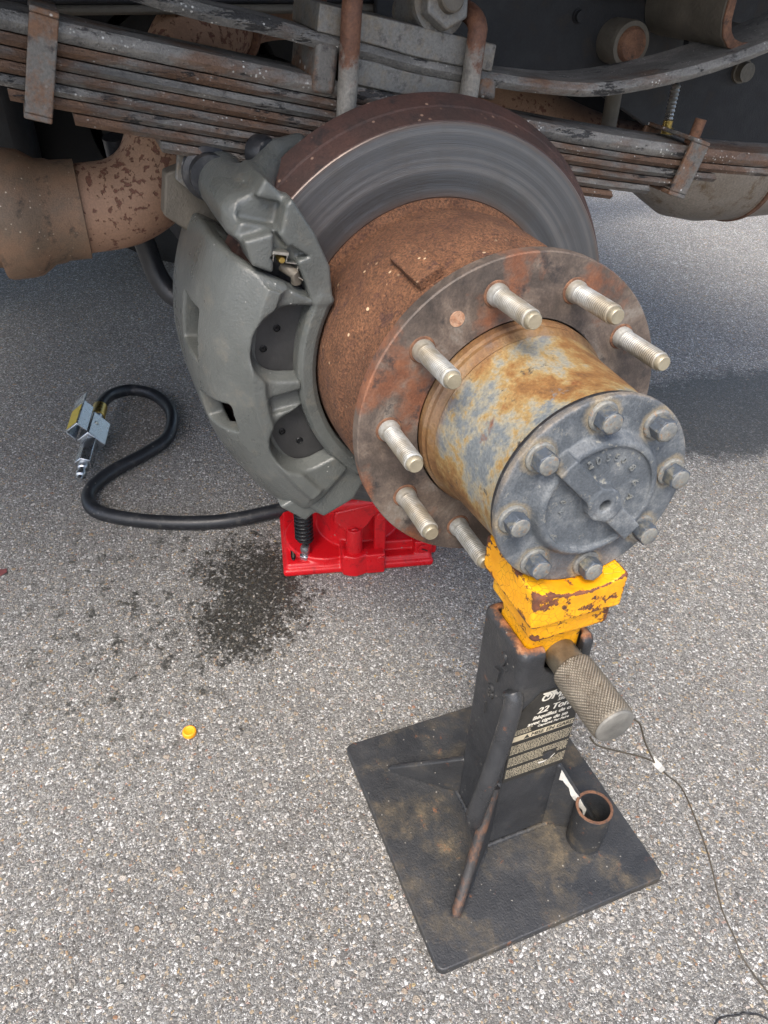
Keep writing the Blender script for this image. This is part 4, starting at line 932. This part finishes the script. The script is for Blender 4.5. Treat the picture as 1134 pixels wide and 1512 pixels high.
tn = MB(); rr_ = random.Random(2)
pts = [(.018 + .0065 * math.cos(6.283 * k / 16) * rr_.uniform(.7, 1.2), .1505 + .0070 * math.sin(6.283 * k / 16) * rr_.uniform(.7, 1.2)) for k in range(16)]
tn.prism(pts, cx1 + .00105, cx1 + .0013).build('torn_patch', 'black', lab)
tn = MB().prism([(.0075, .1435), (.0125, .1425), (.021, .1440), (.0255, .1500), (.0225, .1455), (.014, .1415), (.0085, .1410)], cx1 + .00106, cx1 + .0016).build('torn_edge', 'white', lab)

# ------------------------------------------------------------------ tether wire, stray wire, small litter
wr = thing('tether_wire', 'thin steel wire looped round the knurled pin and trailing over the asphalt', 'wire', (.20, .01, .0))
ow = Vector((.20, .01, .0)); ez = pin_z
loop = [(.1955, -.006, ez - .014), (.1975, .002, ez - .026), (.1985, .0209, .254), (.2019, .0406, .243), (.2047, .0572, .232), (.2044, .0670, .222)]
loop2 = [(.1975, .0290, ez - .002), (.2014, .0369, .285), (.2033, .0471, .260), (.2044, .0660, .224)]
tail = [(.2044, .0687, .220), (.2041, .0903, .190), (.2084, .1169, .155), (.2428, .1392, .090), (.2755, .1465, .040), (.2972, .1540, .015), (.3156, .1553, .0030), (.3448, .1577, .0020), (.375, .166, .0020), (.42, .185, .0020)]
for pp in (loop, loop2, tail): MB().tube([Vector(p) - ow for p in spline(pp, 6)], .0008, 8).build('wire', 'alu', wr)
sl = MB().box((-.005, -.0028, -.0075), (.005, .0028, .0075)).build('crimp_sleeve', 'white', wr, .001); sl.location = (.0044, .0620, .216); sl.rotation_euler = (.62, 0, .1)
sw = thing('stray_wire', 'short bent wire lying on the asphalt away from the jack stand', 'wire', (.3507, .126, 0.0))
MB().tube(spline([(.03, -.05, .0018), (-.002, -.033, .0018), (.0, -.008, .002), (.002, .0, .003), (.0128, .0156, .0018), (.05, .03, .0018)], 6), .0009, 8).build('wire', 'under', sw)
cp = thing('plastic_cap', 'tiny round orange plastic cap lying on the asphalt', 'cap', (-.1317, -.3089, 0.0))
MB().lathe([(0, 0), (0, .0082), (.002, .0088), (.0055, .0080), (.0062, .0066), (.0056, .0058), (.0050, 0)], 28, Matrix.Rotation(R(-90), 4, 'Y')).build('cap_body', 'orangecap', cp, ang=40)
pt = thing('fallen_petal', 'small dull red petal on the asphalt', 'petal', (-.5154, -.5290, 0.0))
MB().add([(-.008, -.010, .001), (.004, -.013, .003), (.012, -.002, .002), (.006, .010, .004), (-.006, .009, .0015), (0, 0, .005)], [(0, 1, 5), (1, 2, 5), (2, 3, 5), (3, 4, 5), (4, 0, 5)]).build('petal_blade', 'petal', pt)

# ------------------------------------------------------------------ red air jack
jk = thing('bottle_jack', 'glossy red air-hydraulic bottle jack standing behind the rotor', 'jack', (-.412, .002, 0), (0, 0, R(-12)))
# local axes: +y along its front edge (right in picture), +x towards the camera
lo, hi, h = (-.105, -.125, -.004), (.115, .130, .170), 0.0016
X, Y, Z = grid(lo, hi, h)
F = s_box(X, Y, Z, (-.012, -.002, .010), (.078, .112, .0095), None, .006)                      # base
F = smin(F, s_box(X, Y, Z, (-.012, -.002, .006), (.084, .116, .0065), None, .005), .003)
cyl = smax(np.sqrt((X + .018) ** 2 + (Y - .006) ** 2) - .066 + 0.10 * np.maximum(Z - .03, 0), Z - .085, .006)
cyl = smax(cyl, .002 - Z, .001)
F = smin(F, cyl, .006)
F = smin(F, smax(np.sqrt((X + .018) ** 2 + (Y - .006) ** 2) - .048, np.maximum(Z - .165, .01 - Z), .004), .004)
F = smin(F, smax(np.sqrt((X - .004) ** 2 + (Y + .050) ** 2) - .062, np.maximum(Z - .0265, .002 - Z), .004), .003)      # low round shoulder
F = smin(F, smax(np.sqrt((X - .066) ** 2 + (Y + .010) ** 2) - .0185, np.maximum(Z - .040, .001 - Z), .003), .004)      # pump boss
F = smin(F, s_box(X, Y, Z, (.050, -.010, .020), (.030, .019, .019), None, .004), .004)
F = smin(F, s_box(X, Y, Z, (.056, .022, .020), (.024, .014, .019), None, .003), .003)
F = smin(F, s_box(X, Y, Z, (.018, .078, .020), (.030, .045, .016), None, .004), .003)
F = smin(F, s_box(X, Y, Z, (.040, .098, .022), (.022, .014, .020), None, .003), .002)
surface('jack_body', F, lo, h, 'red', jk)
MB().lathe([(.038, 0), (.038, .0125), (.082, .0125), (.084, .0115), (.084, 0)], 32, Matrix.Translation((.066, -.010, 0)) @ Matrix.Rotation(R(-90), 4, 'Y')).build('pump_piston', 'red', jk, .0006)
lev = MB().prism([(-.040, .098), (-.016, .072), (-.003, .072), (.010, .090), (.018, .104), (.026, .108), (.030, .118), (.018, .128), (-.038, .116)], .058, .070).build('pump_lever', 'red', jk, .002)
MB().box((.0565, .020, .012), (.0665, .038, .112)).build('link_arm', 'red', jk, .0025)
for y, z, rr_ in ((-.010, .080, .0065), (.029, .106, .0070), (.029, .030, .0060)):
    o = MB().lathe([(0, 0), (0, rr_), (.003, rr_), (.0038, rr_ - .001), (.0034, 0)], 24).build('pivot_pin', 'red', jk, ang=35); o.location = (.070 if z > .1 or z > .07 and y < 0 else .0785, y, z)
o = MB().tube([(.0, -.05, .128), (.0, .02, .128)], .013, 20).build('handle_socket', 'red', jk); o.location = (.056, 0, -.005)
o = MB().lathe([(0, 0), (0, .0078), (.002, .0078), (.0024, .007), (.0016, .0068), (.0016, 0)], 28).build('fill_plug', 'red', jk, ang=35); o.location = (.0625, .098, .029)
o = MB().box((-.0008, -.0070, .0), (.0008, .0070, .0012)).build('plug_slot', 'under', jk); o.location = (.0650, .098, .029); o.rotation_euler = (0.6, R(90), 0)
# return spring, eye bolt, valve slot
pts = []; turns, z0, z1 = 15, .046, .148
for k in range(turns * 14 + 1):
    a = 6.283 * k / 14; pts.append((.0122 * math.cos(a), .0122 * math.sin(a), z0 + (z1 - z0) * k / (turns * 14)))
spx, spy = .040, -.0830
o = MB().tube(pts, .0026, 8).build('return_spring', 'blk', jk, ang=80); o.location = (spx, spy, 0); o.rotation_euler = (0, R(-2), 0)
o = MB().lathe([(0, 0), (0, .0115), (.006, .0115), (.10, .0095), (.10, 0)], 18, Matrix.Rotation(R(-90), 4, 'Y')).build('spring_core', 'under', jk); o.location = (spx, spy, .047)
o = MB().tube([(0, 0, .047), (.002, 0, .038), (.003, 0, .034)], .0018, 8).build('spring_hook', 'blk', jk); o.location = (spx, spy, 0)
ey = MB().prism(hexa(.0098), .018, .025, 'z').build('eye_bolt', 'zinc', jk, .001); ey.location = (spx + .010, spy, .001)
MB().lathe([(0.024, 0), (.024, .0062), (.0285, .0062), (.0295, .0045), (.031, .0070), (.036, .0078), (.0405, .0062), (.0425, 0)], 24, Matrix.Rotation(R(-90), 4, 'Y')).build('eye_ball', 'zinc', ey)
o = MB().prism([(.0085 * math.cos(6.283 * k / 20) + (.006 if math.cos(6.283 * k / 20) > 0 else -.006), .0036 * math.sin(6.283 * k / 20)) for k in range(20)], .0188, .0215, 'z').build('gauge_slot', 'blk', jk, .0006); o.location = (.042, -.1015, 0)
o = MB().prism([(.0060 * math.cos(6.283 * k / 20) + (.005 if math.cos(6.283 * k / 20) > 0 else -.005), .0016 * math.sin(6.283 * k / 20)) for k in range(20)], .0214, .0220, 'z').build('gauge_glass', 'stain', jk); o.location = (.042, -.1015, 0)

# ------------------------------------------------------------------ air hose with trigger valve
hs = thing('air_hose', 'black rubber air hose with zinc trigger valve curling over the asphalt', 'air hose', (-.75, -.30, 0))
OH = Vector((-.75, -.30, 0)); zr = .0125
hp_ = [(-.9000, -.3500, .034), (-.930, -.3430, .033), (-.975, -.3225, .024), (-1.0017, -.2819, .014), (-.9643, -.2391, zr), (-.8871, -.2191, zr), (-.8018, -.2378, zr), (-.7567, -.2843, zr), (-.7164, -.3472, zr), (-.6703, -.3868, zr), (-.6161, -.3852, zr), (-.5773, -.3436, zr), (-.5404, -.2729, zr), (-.5159, -.1896, zr), (-.511, -.10, .016), (-.512, -.04, .020), (-.505, .0, .022)]
MB().tube([Vector(p) - OH for p in spline(hp_, 10)], .0118, 20).build('hose', 'rubber', hs, ang=80)
va = Vector((-.9000, -.3500, .034)); vb = Vector((-.684, -.402, .024)); dv = (vb - va).normalized()
Q = dv.to_track_quat('X', 'Z').to_matrix().to_4x4() @ Matrix.Rotation(R(38), 4, 'X') @ Matrix.Scale(1.05, 4); Mv = Matrix.Translation(va - OH) @ Q
MB().lathe([(-.012, 0), (-.012, .0130), (.018, .0130), (.020, .0115), (.020, 0)], 28, Mv).build('ferrule', 'brass', hs, ang=35)
MB().lathe([(.020, 0), (.020, .0105), (.034, .0105), (.034, 0)], 24, Mv).build('swivel', 'zinc', hs, ang=35)
bdv = MB().box((.034, -.0145, -.021), (.100, .0145, .017), Mv).build('valve_body', 'zinc', hs, .002)
MB().box((.026, -.0150, .019), (.100, -.0125, .040), Mv).box((.026, .0125, .019), (.100, .0150, .040), Mv).box((.0, -.0150, .0380), (.100, .0150, .0405), Mv).build('trigger_lever', 'zinc', hs, .0012)
MB().box((.038, -.0125, .0407), (.094, .0125, .0412), Mv).build('lever_sticker', 'yell', hs)
MB().lathe([(0, 0), (0, .004), (.001, .0035), (.0015, 0)], 16, Matrix.Translation(va - OH) @ Q @ Matrix.Translation((.060, .0145, .006)) @ Matrix.Rotation(R(90), 4, 'Z')).build('lever_pivot', 'steel', hs)
MB().prism(hexa(.0150), .100, .165, 'x', Mv).build('coupler_nut', 'zinc', hs, .0015)
MB().lathe([(.165, 0), (.165, .0088), (.176, .0088), (.178, .0066), (.186, .0066), (.188, .0088), (.196, .0085), (.198, .0055), (.205, .0052), (.205, 0)], 24, Mv).build('nipple', 'zinc', hs, ang=35)
